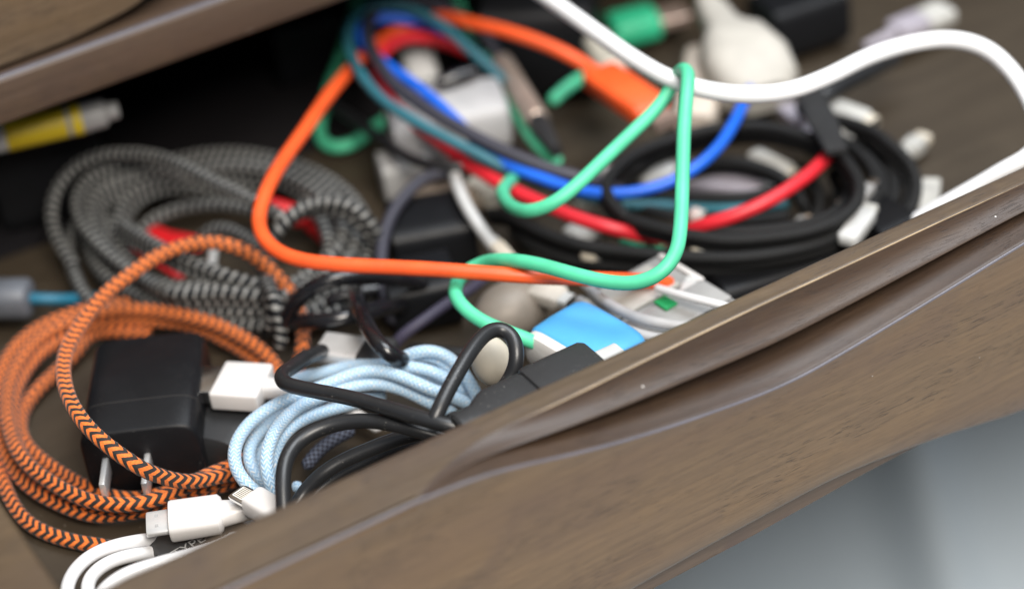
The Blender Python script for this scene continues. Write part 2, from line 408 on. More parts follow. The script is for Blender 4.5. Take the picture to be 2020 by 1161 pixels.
_cx = np.r_[-.1, Cq[0, 0] - .08, Cq[:, 0], Cq[-1, 0] + .06, .7]; sl = (Cq[1, 2] - Cq[0, 2]) / (Cq[1, 0] - Cq[0, 0])
_cz = np.r_[Cq[0, 2] - .06 * .0 - .012, Cq[0, 2] - .010, Cq[:, 2], Cq[-1, 2] + .004, Cq[-1, 2] + .004]
def zC(x): return smooth_interp(x, _cx, _cz, .008)
xs = np.r_[np.linspace(XL, XT - .002, 30), np.linspace(XT, XT + .06, 140), np.linspace(XT + .0605, .29, 420), np.linspace(.292, XR, 60)]
rows = []
def cove(x):
    """carved hollow between the top arris A and the lower lip B, as (y, z)"""
    a = yA(x); b = zB(x); dz = H - b; dy = a - YF; s = min(1, dz / .010)
    ctl = [(0, 0), (.012, .012), (.03, .06), (.06, .16), (.13, .26), (.26, .36), (.41, .435), (.50, .47), (.51, .49), (.20, .51), (-.22, .56), (-.30, .70), (-.16, .79), (.16, .85), (.50, .885), (.72, .950), (.90, .98), (1, 1)]
    out = []
    for u, v in ctl:
        lu = v; u2 = lu + (u - lu) * (0.35 + .65 * s); deep = 1
        out.append((a - dy * u2, H - dz * v))
    return out
for x in xs:
    c = cove(x); zc = zC(x)
    r = [(YB, H - .0012), (YB - .0004, H - .0003), (YB - .0013, H), (YB - .003, H), (c[0][0] + .0009, H)]
    if x <= XT: c = [(YF + .0016 * (1 - i / 17), H - .0016 * (1 - math.sqrt(max(0, 1 - (i / 17) ** 2)))) for i in range(18)]
    r += c
    zb = c[-1][1]
    r += [(YF - .00025, zb - .0006), (YF, zb - .0016)]
    r += [(YF, zb + (zc + .002 - zb) * k) for k in (.1, .3, .5, .7, .9, 1)]
    r += [(YF + .0006, zc + .0006), (YF + .002, zc), (YB - .001, zc), (YB, zc + .001)]
    rows.append(r)
K = len(rows[0]); V = [[x, y, z] for x, r in zip(xs, rows) for y, z in r]; F = []
for i in range(len(xs) - 1):
    for j in range(K): F.append([i * K + j, i * K + (j + 1) % K, (i + 1) * K + (j + 1) % K, (i + 1) * K + j][::-1])
F.append(list(range(K))); F.append([(len(xs) - 1) * K + j for j in range(K)][::-1])
fp = mesh('front_panel', V, F, M['wood'], dr, sharp=70)
fp.data.materials.append(M['topw']); fp.data.materials.append(M['cove_shade'])            # darker wood copies: groove shade painted into the lip, greyer top edge
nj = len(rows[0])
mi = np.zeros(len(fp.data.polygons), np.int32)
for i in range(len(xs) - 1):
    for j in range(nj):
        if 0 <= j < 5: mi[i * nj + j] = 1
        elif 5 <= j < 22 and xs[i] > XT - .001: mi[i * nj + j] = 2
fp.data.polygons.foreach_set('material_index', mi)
# lower lip with sky sheen tinted in and paler arris, both slightly proud
def strip(name, f, x0, x1, dia, m, n=120):
    P = [f(x) for x in np.linspace(x0, x1, n)]
    V, F, UV = tube([P], dia, seg=8, step=.0016, sig=.0025, world=True)
    o = mesh(name, V, F, m, fp, UV, True, None); return o
ROOT[fp.name] = ROOT[dr.name]
def ridge(x): return np.array([x, YF + .00015, zB(x) - .0004])
strip('lip_edge', ridge, -.07, .50, .95, M['sky_sheen'])
strip('pale_edge', lambda x: np.array([x, yA(x) + .00005, H - .00022 - .0001]), XT + .006, .50, .62, M['pale_wood'])
# lower rear moulding of the front, peeping out under the curve
lx = np.linspace(Lq[0, 0] - .03, Lq[-1, 0] + .01, 40); V = []; F = []
for x in lx:
    z = float(np.interp(x, np.r_[Lq[0, 0] - .05, Lq[:, 0]], np.r_[Lq[0, 2] - .01, Lq[:, 2]]))
    for y, zz in ((YF + .004, z + .0008), (YF + .0048, z), (YB - .002, z), (YB - .002, z + .02), (YF + .004, z + .02)): V.append([x, y, zz])
for i in range(len(lx) - 1):
    for j in range(5): F.append([i * 5 + j, (i + 1) * 5 + j, (i + 1) * 5 + (j + 1) % 5, i * 5 + (j + 1) % 5])
F += [[0, 1, 2, 3, 4], [(len(lx) - 1) * 5 + j for j in (4, 3, 2, 1, 0)]]
mesh('bottom_moulding', V, F, M['wood_rail'], dr, sharp=30)
V, F = rbox((XL, YB + .0005, -.012), (-.0523, .40, H - .0012), .0012); mesh('side_panel', V, F, M['wood_side'], dr)
V, F = rbox((XR - .018, YB + .0005, -.012), (XR, .40, H), .0012); mesh('side_panel', V, F, M['wood_side'], dr)
V, F = rbox((-.0521, YB + .0007, -.006), (XR - .0182, .385, 0), 0); mesh('bottom_panel', V, F, M['floor_in'], dr, smooth=False)
V, F = rbox((-.0521, .3852, -.006), (XR - .0182, .40, H - .003), .001); mesh('back_panel', V, F, M['wood_side'], dr)

# ------------------------------------------------------------------ dresser body and the closed drawer above
ZR = .080; YD = .1173
ds = thing('dresser', 'dark walnut dresser body with a horizontal rail above the open drawer', 'dresser', (.2, YD, FZ))
zr1 = float(np.mean([aty(a, b, YD)[2] for a, b in ((0, 170), (243, 69), (416, 0))]))
V, F = rbox((-.11, YD, ZR), (.72, YD + .018, zr1), .0012); mesh('rail', V, F, M['wood_rail'], ds)
V, F = rbox((-.11, YD + .0005, zr1 - .0006), (.72, YD + .0030, zr1 + .0006), .0005); mesh('rail_edge', V, F, M['sky_sheen'], ds)  # added edge strip, tinted bluish as sky light on the rail
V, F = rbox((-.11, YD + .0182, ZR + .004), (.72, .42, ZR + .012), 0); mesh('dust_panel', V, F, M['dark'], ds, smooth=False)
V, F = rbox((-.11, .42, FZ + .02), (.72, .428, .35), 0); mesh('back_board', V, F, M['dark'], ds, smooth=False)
V, F = rbox((-.13, YD + .002, FZ + .02), (-.1102, .43, .35), 0); mesh('side_board', V, F, M['wood_side'], ds, smooth=False)
V, F = rbox((.7202, YD + .002, FZ + .02), (.74, .43, .35), 0); mesh('side_board', V, F, M['wood_side'], ds, smooth=False)
V, F = rbox((-.11, YD + .002, FZ + .02), (.72, YD + .02, -.10), .001); mesh('lower_rail', V, F, M['wood_side'], ds)
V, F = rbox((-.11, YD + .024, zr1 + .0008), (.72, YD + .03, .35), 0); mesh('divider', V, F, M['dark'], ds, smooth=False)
ud = thing('drawer', 'closed walnut drawer above the rail at the upper left, its lower edge arched', 'drawer', (.2, YD, zr1))
YU = YD + .004
Uq = lin([(0, 139), (139, 85), (225, 42), (277, 14), (295, -3)], lambda a, b: aty(a, b, YU))
ux = np.r_[-.11, Uq[:, 0], Uq[-1, 0] + .03, Uq[-1, 0] + .10, .72]; uz = np.r_[Uq[0, 2] - .001, Uq[:, 2], Uq[-1, 2] + .016, Uq[-1, 2] + .028, Uq[-1, 2] + .028]
V = []; F = []; sx = np.linspace(-.11, .72, 160)
for x in sx:
    z = smooth_interp(x, ux, uz, .004)
    for y, zz in ((YU + .018, .35), (YU, .35), (YU, z + .0025), (YU + .0007, z + .0008), (YU + .0025, z), (YU + .018, z)): V.append([x, y, zz])
for i in range(len(sx) - 1):
    for j in range(6): F.append([i * 6 + j, (i + 1) * 6 + j, (i + 1) * 6 + (j + 1) % 6, i * 6 + (j + 1) % 6])
F += [list(range(6)), [(len(sx) - 1) * 6 + j for j in range(6)][::-1]]
mesh('front_panel', V, F, M['wood_up'], ud, sharp=30)

# ================================================================== CABLES
def obump(u, v):
    tri = np.abs(((u * 3) % 1) * 2 - 1); fr = ((v / .0031) + tri * .75) % 1
    h = np.where(fr < .56, np.sin(np.pi * fr / .56), 0); g = np.clip(np.abs(tri - .5) * 2, 0, 1)
    return .085 * h * (1 - .6 * g ** 4) - .03
def gbump(u, v): return .06 * (.62 + .38 * np.cos(2 * np.pi * 4 * u)) * np.cos(2 * np.pi * (v / .0032 + u))

# --- orange and black braided cable
t = thing('braided_cable', 'orange and black zigzag braided cable coiled round the black wall charger', 'cable', at(250, 850, 0))
W4 = [(300, 655, 6), (246, 653, 7), (181, 656, 7), (145, 700, 6), (105, 738, 5), (72, 770, 5), (50, 800, 4), (40, 832, 4), (45, 865, 4), (66, 892, 4), (95, 916, 4), (131, 939, 4), (165, 958, 5), (215, 978, 5), (270, 984, 5), (330, 972, 5), (385, 955, 5), (430, 935, 5), (470, 905, 5), (500, 860, 5), (525, 810, 5), (530, 760, 5), (510, 715, 6), (478, 690, 7), (440, 668, 8), (400, 648, 9), (350, 635, 10), (300, 632, 10), (240, 632, 10), (185, 641, 10), (125, 665, 10),
      (75, 700, 9), (48, 735, 9), (30, 772, 9), (24, 815, 8), (30, 860, 8), (42, 896, 8), (66, 930, 8), (100, 962, 7), (150, 990, 7), (200, 1004, 7), (260, 1000, 8), (320, 985, 8), (373, 967, 8), (430, 950, 8), (480, 922, 8), (520, 870, 8), (545, 800, 8), (552, 750, 9), (540, 715, 10), (505, 682, 12), (460, 656, 13), (416, 636, 14), (362, 622, 15), (300, 612, 15), (240, 611, 15), (181, 622, 14), (122, 642, 14),
      (74, 670, 13), (44, 705, 13), (25, 740, 12), (14, 780, 12), (14, 825, 12), (22, 858, 12), (35, 890, 13), (56, 917, 13), (87, 942, 13), (124, 965, 13), (162, 983, 13), (202, 993, 13), (249, 996, 13), (295, 988, 13), (336, 974, 13), (373, 956, 13), (412, 935, 12), (448, 923, 11), (490, 900, 10)]
W2 = [(420, 610, 9), (340, 601, 10), (260, 598, 10), (190, 606, 10), (120, 626, 9), (62, 655, 8), (18, 700, 7), (-4, 760, 6), (-10, 820, 5), (2, 878, 5), (18, 910, 5), (40, 942, 5), (72, 970, 5), (109, 990, 5), (149, 1007, 5), (187, 1017, 5), (233, 1014, 5), (280, 1007, 5), (330, 996, 5), (380, 978, 5), (435, 958, 5), (490, 935, 5)]
W3 = [(20, 730, 4), (-14, 800, 3), (-18, 870, 3), (0, 934, 3), (16, 974, 3), (30, 1002, 3), (52, 1028, 3), (84, 1048, 3), (124, 1062, 3), (162, 1071, 3), (205, 1076, 3), (245, 1088, 3), (280, 1101, 3), (296, 1094, 4), (318, 1074, 5), (343, 1048, 6), (372, 1012, 5), (400, 990, 4)]
BL = [(500, 930, 9), (470, 934, 10), (435, 938, 13), (395, 948, 16), (358, 949, 20), (311, 937, 26), (274, 921, 32), (236, 896, 36), (193, 862, 39), (165, 832, 40), (138, 790, 40), (126, 750, 39), (125, 715, 38), (136, 679, 37), (156, 646, 36), (185, 605, 36), (217, 571, 36), (261, 538, 36), (300, 511, 36), (347, 489, 36), (394, 478, 36), (434, 479, 35), (478, 491, 33), (516, 515, 29), (545, 544, 24), (569, 570, 20), (586, 600, 16), (594, 630, 14), (598, 660, 13), (597, 690, 12), (590, 720, 8), (575, 760, 5)]
cord('cord', [W4, W2, W3, BL], 4.6, M['obraid'], t, seg=32, step=.00042, bump=obump)

# --- grey braided cable
t = thing('braided_cable', 'grey speckled black braided cable in a large coil behind the orange coil', 'cable', at(420, 470, 0))
Gs = [
 [(560, 430, 26), (525, 410, 27), (496, 394, 28), (431, 363, 29), (379, 337, 29), (327, 313, 28), (258, 302, 26), (190, 309, 24), (138, 339, 20), (109, 381, 16), (102, 422, 12), (110, 463, 9), (127, 495, 7), (150, 530, 5)],
 [(470, 345, 10), (410, 352, 12), (345, 340, 15), (276, 318, 18), (220, 328, 18), (172, 356, 17), (152, 394, 16), (159, 436, 15), (190, 477, 14), (241, 522, 12), (290, 550, 12), (347, 566, 13), (411, 565, 14), (475, 572, 14), (530, 590, 10)],
 [(520, 360, 8), (440, 362, 10), (370, 348, 13), (310, 338, 15), (255, 352, 15), (207, 374, 14), (183, 408, 13), (186, 450, 12), (222, 500, 10), (262, 534, 10), (294, 560, 12), (347, 578, 15), (411, 577, 15), (460, 577, 15), (540, 586, 12), (600, 570, 10), (650, 548, 8)],
 [(500, 375, 6), (420, 372, 8), (362, 360, 11), (303, 362, 12), (255, 387, 12), (236, 422, 11), (229, 463, 10), (245, 505, 8), (280, 540, 8)],
 [(215, 430, 8), (212, 470, 8), (222, 505, 8)],
 [(150, 440, 4), (138, 475, 4), (138, 505, 4), (148, 542, 4), (170, 585, 4), (210, 612, 4), (280, 618, 5), (358, 622, 5), (422, 632, 5), (490, 640, 4), (540, 640, 4)],
 [(165, 450, 6), (178, 500, 6), (205, 540, 6), (250, 572, 6), (294, 592, 7), (358, 607, 8), (422, 612, 8), (485, 612, 8), (545, 608, 7), (610, 590, 6), (680, 560, 5), (725, 510, 5)],
 [(270, 470, 4), (283, 446, 5), (327, 420, 6), (396, 405, 7), (482, 410, 8), (540, 425, 8)],
 [(238, 440, 15), (251, 450, 17), (287, 471, 19), (322, 491, 20), (366, 512, 20), (411, 530, 19), (453, 546, 18), (507, 562, 15), (545, 580, 12)],
 [(235, 455, 12), (262, 474, 14), (310, 502, 15), (375, 531, 15), (428, 551, 15), (475, 566, 13), (520, 578, 11)],
 [(395, 470, 4), (411, 457, 6), (432, 449, 8), (464, 457, 9), (496, 476, 10), (522, 500, 11), (532, 540, 14), (530, 565, 17), (542, 588, 19), (546, 612, 17), (556, 645, 12), (552, 690, 6)],
 [(500, 500, 8), (518, 530, 11), (524, 555, 15), (528, 580, 16), (540, 605, 15), (530, 650, 8)],
 [(330, 320, 6), (400, 305, 8), (480, 303, 9), (552, 315, 9), (625, 341, 9), (683, 378, 8), (718, 425, 7), (728, 480, 6), (712, 540, 5), (670, 585, 4), (600, 620, 4), (520, 640, 4)],
 [(340, 335, 10), (410, 318, 12), (480, 316, 13), (550, 328, 13), (615, 354, 12), (665, 390, 11), (695, 432, 10), (704, 470, 10), (690, 510, 9), (654, 540, 8), (600, 570, 6), (560, 610, 5)],
 [(360, 345, 14), (420, 330, 16), (485, 328, 16), (545, 340, 15), (600, 365, 14), (645, 398, 13), (672, 430, 13), (678, 458, 13), (670, 488, 12), (640, 520, 10), (590, 552, 8), (548, 580, 8)],
 [(500, 345, 10), (550, 358, 10), (595, 385, 10), (625, 420, 10), (643, 457, 10), (650, 493, 9), (630, 530, 8), (590, 565, 7)],
 [(520, 500, 14), (545, 457, 22), (570, 427, 25), (607, 404, 26), (654, 397, 26), (697, 408, 24), (730, 440, 19), (748, 470, 12), (750, 500, 6)],
 [(480, 333, 5), (560, 345, 5), (640, 385, 5), (690, 440, 4), (700, 500, 4), (660, 550, 4)],
 [(780, 560, 4), (700, 600, 5), (640, 625, 6), (590, 640, 5)]]
Gs = [[(x, y, z * 1.15 + 6) for x, y, z in g] for g in Gs]
Gs += [[(x + dx, y + dy, z - 4) for x, y, z in Gs[k]] for k, dx, dy in ((1, 12, 16), (2, 14, 14), (3, 12, 14), (6, 4, 12), (12, -12, 14), (13, -14, 12), (14, -12, 12), (8, -4, 16), (16, -10, 14))]
cord('cord', Gs, 4.5, M['gbraid'], t, seg=20, step=.0009, bump=gbump)
rd = thing('cable_sleeve', 'red sleeve crossing under the big orange loop inside the grey coil', 'cable sleeve', at(330, 500, 8))
for P, d in (([(262, 480, 13), (300, 505, 12), (345, 535, 10), (362, 548, 9)], 5.2), ([(288, 452, 9), (330, 470, 10), (372, 476, 10), (405, 488, 8)], 7.5)):
    cord('sleeve', P, d, M['redplug'], rd, seg=18, flat=.55)
rd = thing('cable_sleeve', 'red rounded sleeve behind the left bend of the smooth orange cable', 'cable sleeve', at(570, 415, 10))
cord('sleeve', [(505, 400, 20), (540, 411, 20), (575, 420, 18), (606, 440, 14)], 7.6, M['redplug'], rd, seg=18)
cord('sleeve', [(600, 435, 10), (630, 452, 8), (650, 480, 5)], 6.0, M['redplug'], rd, seg=18)
tk = cord('cable_tie', [(424, 478, 9), (420, 505, 9), (416, 535, 9)], 2.8, M['palegrey'], None, 'small pale tie strip under the big orange loop', 'cable tie')
# --- light blue braided cable with a small flat plug
t = thing('braided_cable', 'light blue and white braided cable bundle ending in a small white phone plug', 'cable', at(650, 850, 0))
Ls = [
 [(930, 800, 14), (900, 785, 18), (849, 768, 24), (798, 745, 27), (744, 730, 28), (700, 736, 28), (653, 755, 28), (603, 774, 28), (548, 796, 27), (503, 824, 26), (475, 855, 25), (461, 891, 24), (466, 926, 22), (485, 953, 20), (508, 973, 17), (540, 992, 12)],
 [(900, 815, 12), (852, 796, 18), (798, 768, 22), (744, 755, 24), (697, 762, 25), (645, 778, 26), (592, 800, 27), (560, 826, 28), (538, 858, 29), (526, 890, 28), (524, 922, 26), (534, 957, 22), (548, 992, 16), (556, 1015, 12)],
 [(760, 780, 14), (720, 788, 17), (679, 800, 20), (630, 814, 22), (584, 833, 23), (556, 860, 23), (541, 890, 22), (541, 925, 19), (556, 965, 13)],
 [(640, 790, 17), (580, 810, 18), (530, 836, 19), (500, 866, 19), (489, 896, 18), (497, 926, 16), (520, 952, 13), (550, 975, 9)],
 [(620, 815, 12), (560, 838, 14), (520, 866, 15), (508, 895, 14), (515, 925, 11), (540, 955, 8)],
 [(920, 775, 16), (880, 745, 22), (840, 728, 25), (790, 722, 26), (740, 720, 25), (690, 722, 22), (640, 735, 20), (590, 745, 18), (560, 757, 14)],
 [(935, 795, 12), (915, 760, 18), (893, 730, 23), (868, 708, 26), (834, 700, 27), (800, 706, 26), (760, 716, 23), (715, 730, 20)],
 [(950, 800, 14), (930, 760, 20), (905, 722, 25), (880, 700, 28), (845, 690, 30), (810, 698, 29), (780, 715, 24), (745, 735, 18)],
 [(940, 815, 8), (900, 770, 17), (870, 745, 21), (830, 738, 22), (780, 742, 23), (740, 748, 22), (700, 755, 20)],
 [(600, 952, 9), (584, 960, 10), (572, 972, 9)], [(500, 985, 9), (478, 998, 7), (480, 1018, 6), (505, 1032, 6)]]
cord('cord', Ls, 4.0, M['lbraid'], t, seg=20, step=.0010)
a, b = at(548, 1014, 24), at(497, 986, 24); Fm = frame(a, b - a, (.12, -.30, 1)); L = np.linalg.norm(b - a)
loft_part('plug_body', t, M['white'], [(-.006, .0030, .0028, 2.2), (-.002, .0038, .0033, 3), (.002, .0042, .0034, 4), (L - .001, .0042, .0034, 5), (L - .0003, .0040, .0032, 5), (L, .0036, .0028, 5)], Fm)
mt = loft_part('metal_tip', t, M['metal'], [(L - .001, .0034, .00085, 5), (L + .0055, .0034, .00085, 5), (L + .0066, .0031, .0007, 5), (L + .0068, .0026, .0005, 5)], Fm)
ROOT[mt.name] = ROOT[t.name]
V, F = rbox((L + .0016, -.0023, .00083), (L + .0058, .0023, .00095), .0001, Fm, 1); mesh('contact_pad', V, F, M['print'], mt)
for i in range(7):
    y = (i - 3) * .00062
    V, F = rbox((L + .0020, y - .00016, .00094), (L + .0054, y + .00016, .00100), 0, Fm); mesh('contact', V, F, M['gold'], mt, smooth=False)

# --- white cable with oval metal plug
t = thing('charging_cable', 'white cable with a bare oval metal plug lying by the front left corner', 'cable', at(350, 1060, 0))
a, b = at(441, 1012, 17), at(334, 1028, 17); Fm = frame(a, b - a, (.0, -.25, 1)); L = np.linalg.norm(b - a)
loft_part('plug_body', t, M['white'], [(0, .0040, .0020, 3), (.0004, .0052, .0032, 3), (.0014, .0060, .0038, 3.4), (L - .001, .0062, .0039, 3.6), (L - .0003, .0060, .0037, 3.6), (L, .0054, .0030, 3.6)], Fm)
loft_part('strain_relief', t, M['white'], [(-.008, .0030, .0030, 2), (-.004, .0036, .0032, 2), (.001, .0042, .0034, 2.4)], Fm)
mt = loft_part('metal_tip', t, M['nickel'], [(L - .001, .0043, .00135, 3.2), (L + .0062, .0043, .00135, 3.2), (L + .0066, .0041, .0012, 3.2)], Fm)
ROOT[mt.name] = ROOT[t.name]
V, F = loft([(L + .00655, .0036, .0008, 3), (L + .0067, .0036, .0008, 3)], Fm); mesh('socket', V, F, M['dark'], mt)
for y in (-.0018, .0018):
    V, F = rbox((L + .0030, y - .0005, .00130), (L + .0040, y + .0005, .00139), .0001, Fm, 1); mesh('latch', V, F, M['grey'], mt)
cord('cord', [[(460, 1010, 17), (490, 1006, 15), (520, 1004, 12), (560, 1005, 8)],
      [(420, 1040, 2), (375, 1050, 2.5), (327, 1060, 5), (280, 1065, 12), (236, 1073, 15), (193, 1087, 16), (158, 1112, 17), (137, 1142, 18), (130, 1175, 18), (140, 1210, 16)],
      [(400, 1068, 2), (360, 1076, 2.2), (311, 1087, 6), (264, 1094, 12), (218, 1106, 15), (187, 1127, 16), (172, 1152, 17), (176, 1185, 17)],
      [(470, 1055, 20), (440, 1072, 22), (400, 1086, 23), (350, 1101, 24), (300, 1114, 24), (250, 1130, 24), (212, 1155, 24), (185, 1190, 24)]],
     4.0, M['whitec'], t, seg=20)
# --- dark flat plug with its lettering
a, b = at(310, 1104, 7), at(425, 1038, 7); Fm = frame(a, b - a); L = np.linalg.norm(b - a)
t = thing('adapter_plug', 'dark grey flat plug with pale TYPE-C lettering, half under the white cable', 'adapter', at(380, 1070, 0))
loft_part('plug_body', t, plain('charcoal_shell', (.035, .035, .036), .45), body_secs(L, .0078, .0032, .0015, 5), Fm)
tc = bpy.data.curves.new('lettering', 'FONT'); tc.body = 'TYPE-C'; tc.size = .0048; tc.extrude = .00003; tc.align_x = 'CENTER'; tc.align_y = 'CENTER'
tc.materials.append(M['greyp']); tmp = bpy.data.objects.new('lettering', tc); COL.objects.link(tmp); bpy.context.view_layer.update()
me = bpy.data.meshes.new_from_object(tmp.evaluated_get(bpy.context.evaluated_depsgraph_get())); bpy.data.objects.remove(tmp); to = bpy.data.objects.new('lettering', me); COL.objects.link(to); to.parent = t
Lt = at(386, 1069, 10.3); rr = np.eye(4); rr[:3, :3] = Fm[:3, :3]; rr[:3, 3] = Lt - ROOT[t.name]; to.matrix_basis = Matrix(rr.tolist())

# --- wall charger
z0 = 28
tl, tr, bl = at(181, 672, z0), at(400, 672, z0), at(150, 860, z0)
ax = (tl - bl); LL = np.linalg.norm(ax); ax /= LL; wy = (tr - tl) - ax * ((tr - tl) @ ax); WW = np.linalg.norm(wy); wy /= WW; up = np.cross(ax, wy); sg = 1
if up[2] < 0: up = -up
Fc = np.eye(4); Fc[:3, 0] = ax; Fc[:3, 1] = wy; Fc[:3, 2] = up; Fc[:3, 3] = bl
t = thing('wall_charger', 'black wall charger with two flat metal prongs inside the orange coil', 'charger', at(280, 800, 0))
def rprism(L, Wd, Hh, r, Fm, bev=.0012):
    a, b = Wd / 2, Hh / 2; out = []
    for x, k in ((0, 1), (bev * .3, .4), (bev, 0), (L - bev, 0), (L - bev * .3, .4), (L, 1)): out.append((x, a - bev * k, b - bev * k, 6, a, -b))
    return loft(out, Fm, 48)
V, F = rprism(LL, WW, .0245, .004, Fc); mesh('case', V, F, M['blackd'], t)
V, F = loft([(LL * .30, WW / 2 + .00004, .01225 + .00004, 6, WW / 2, -.01225), (LL * .30 + .0004, WW / 2 + .00004, .01225 + .00004, 6, WW / 2, -.01225)], Fc, 48); mesh('seam', V, F, M['dark'], t)
for q in ((204, 970), (287, 968)):
    d_ = ray(*q); n_ = Fc[:3, 2]; o_ = Fc[:3, 3] - n_ * .0125; w_ = CAM + d_ * ((o_ - CAM) @ n_) / (d_ @ n_); x_, c = (w_ - o_) @ ax, (w_ - o_) @ wy
    V, F = rbox((x_, c - .0009, -.0155), (.0005, c + .0009, -.0095), .0004, Fc, 2)
    pr = mesh('prong', V, F, M['nickel'], t); ROOT[pr.name] = ROOT[t.name]

# --- white usb plug pushed in the charger
wz = 25
q0, q1, q2 = at(409, 776, wz), at(505, 782, wz), at(422, 708, wz)
ex = q1 - q0; PL = np.linalg.norm(ex); ex /= PL; ey = (q2 - q0) - ex * ((q2 - q0) @ ex); PW = np.linalg.norm(ey); ey /= PW; ez = np.cross(ex, ey)
Fp = np.eye(4); Fp[:3, 0] = ex; Fp[:3, 1] = ey; Fp[:3, 2] = ez; Fp[:3, 3] = q0
t = thing('usb_cable', 'white cable with a boxy usb plug pushed into the side of the black charger', 'cable', at(470, 780, 10))
V, F = rbox((0, 0, -.0065), (PL, PW, 0), .0010, Fp); mesh('plug_body', V, F, M['white'], t)
V, F = rbox((-.008, .002, -.0056), (.0005, PW - .002, -.001), .0003, Fp); mesh('metal_tip', V, F, M['metal'], t)
mid = PW * .5
V, F = loft([(PL - .0005, .0033, .0029, 3, mid, -.0033), (PL + .0075, .0029, .0027, 2.2, mid, -.0033), (PL + .0085, .0022, .0022, 2, mid, -.0033)], Fp); mesh('strain_relief', V, F, M['white'], t)
e0 = Fp[:3, 3] + ex * (PL + .007) + ey * mid - ez * .0033
V, F, UV = tube([[e0, e0 + ex * .008 - np.array([0, 0, .001]), e0 + ex * .018 - np.array([0, 0, .006]), e0 + ex * .028 - np.array([0, 0, .014])]], 3.6, world=True); mesh('cord', V, F, M['whitec'], t, UV, True, None)

# --- smooth orange cable
t = thing('charging_cable', 'smooth orange cable in a wide loop ending in an orange plug behind the mint cable', 'cable', at(900, 400, 0))
cord('cord', [(1195, 158, 34), (1160, 132, 36), (1110, 103, 40), (1020, 68, 44), (930, 46, 44), (860, 34, 40), (780, 62, 36), (725, 102, 38), (690, 138, 42), (650, 186, 45), (600, 258, 48), (550, 330, 50), (522, 385, 51), (511, 425, 50), (516, 462, 50), (545, 494, 50), (590, 512, 50), (660, 521, 50), (750, 526, 50), (850, 531, 50), (950, 538, 49), (1050, 545, 47), (1120, 548, 43), (1200, 551, 38), (1280, 554, 30), (1330, 560, 26)], 4.7, M['orange'], t, seg=24)
plug('', '', '', (1178, 146, 33), (1292, 226, 33), 14.5, 8, M['orange'], (8, 10, 4), M['metalr'], parent=t, r=.002)

# --- mint cable
t = thing('charging_cable', 'smooth mint green cable hooked over the thick white cable', 'cable', at(1150, 450, 0))
cord('cord', [[(1150, 712, 24), (1110, 697, 28), (1070, 682, 33), (1030, 665, 37), (980, 647, 40), (935, 624, 42), (905, 596, 44), (898, 568, 42), (915, 538, 41), (950, 519, 44), (1000, 513, 51), (1060, 521, 54), (1130, 540, 54), (1200, 556, 54), (1255, 558, 55), (1302, 540, 58), (1332, 503, 61), (1342, 450, 64), (1345, 390, 68), (1347, 320, 73), (1350, 240, 79), (1355, 180, 85), (1358, 152, 87), (1352, 137, 86), (1339, 142, 82), (1325, 172, 77), (1296, 213, 73), (1240, 268, 69), (1180, 325, 65), (1130, 372, 61), (1090, 402, 58), (1050, 416, 55), (1015, 411, 50), (994, 390, 44), (993, 372, 38), (1012, 352, 28), (1026, 336, 22), (1070, 325, 18)],
    [(1105, 322, 20), (1085, 308, 20), (1055, 280, 20), (1030, 240, 20), (1010, 200, 20), (985, 150, 22), (945, 95, 24), (912, 30, 26), (895, -25, 26)],
    [(712, -30, 30), (700, 20, 26), (680, 90, 18), (655, 160, 12), (636, 220, 8), (630, 262, 6), (645, 288, 5), (680, 290, 5), (720, 268, 5), (760, 236, 5), (800, 215, 5)],
    [(1085, 205, 12), (1100, 188, 14), (1130, 165, 15), (1160, 145, 15), (1185, 118, 15), (1220, 80, 15)],
    [(1225, 475, 10), (1265, 484, 12), (1310, 486, 10)]], 4.4, M['mint'], t, seg=24)
plug('', '', '', (1205, 62, 12), (1295, 40, 12), 17, 12, M['mintdeep'], (12, 12, 5), M['metalr'], parent=t, p=3)

# --- thick white cable
t = cord('power_cable', [(1000, -60, 82), (1050, -25, 82), (1110, 17, 82), (1180, 67, 82), (1250, 116, 81), (1320, 155, 80), (1390, 177, 79), (1470, 187, 78), (1550, 181, 77), (1630, 153, 76), (1715, 112, 74), (1800, 86, 72), (1880, 78, 70), (1945, 96, 66), (1995, 140, 62), (2035, 205, 58), (2055, 265, 54), (2035, 305, 50), (1985, 333, 46), (1930, 366, 40), (1870, 400, 34), (1800, 440, 25)], 5.6, M['whitep'], None, 'thick white cable sagging across the top right, the mint cable hooked over it', 'cable', seg=28)
cord('power_cable', [(2060, 312, 42), (1990, 345, 40), (1930, 377, 36), (1860, 415, 28)], 5.6, M['whitep'], None, 'short run of white cable lying just behind the front panel at the right', 'cable', seg=24)

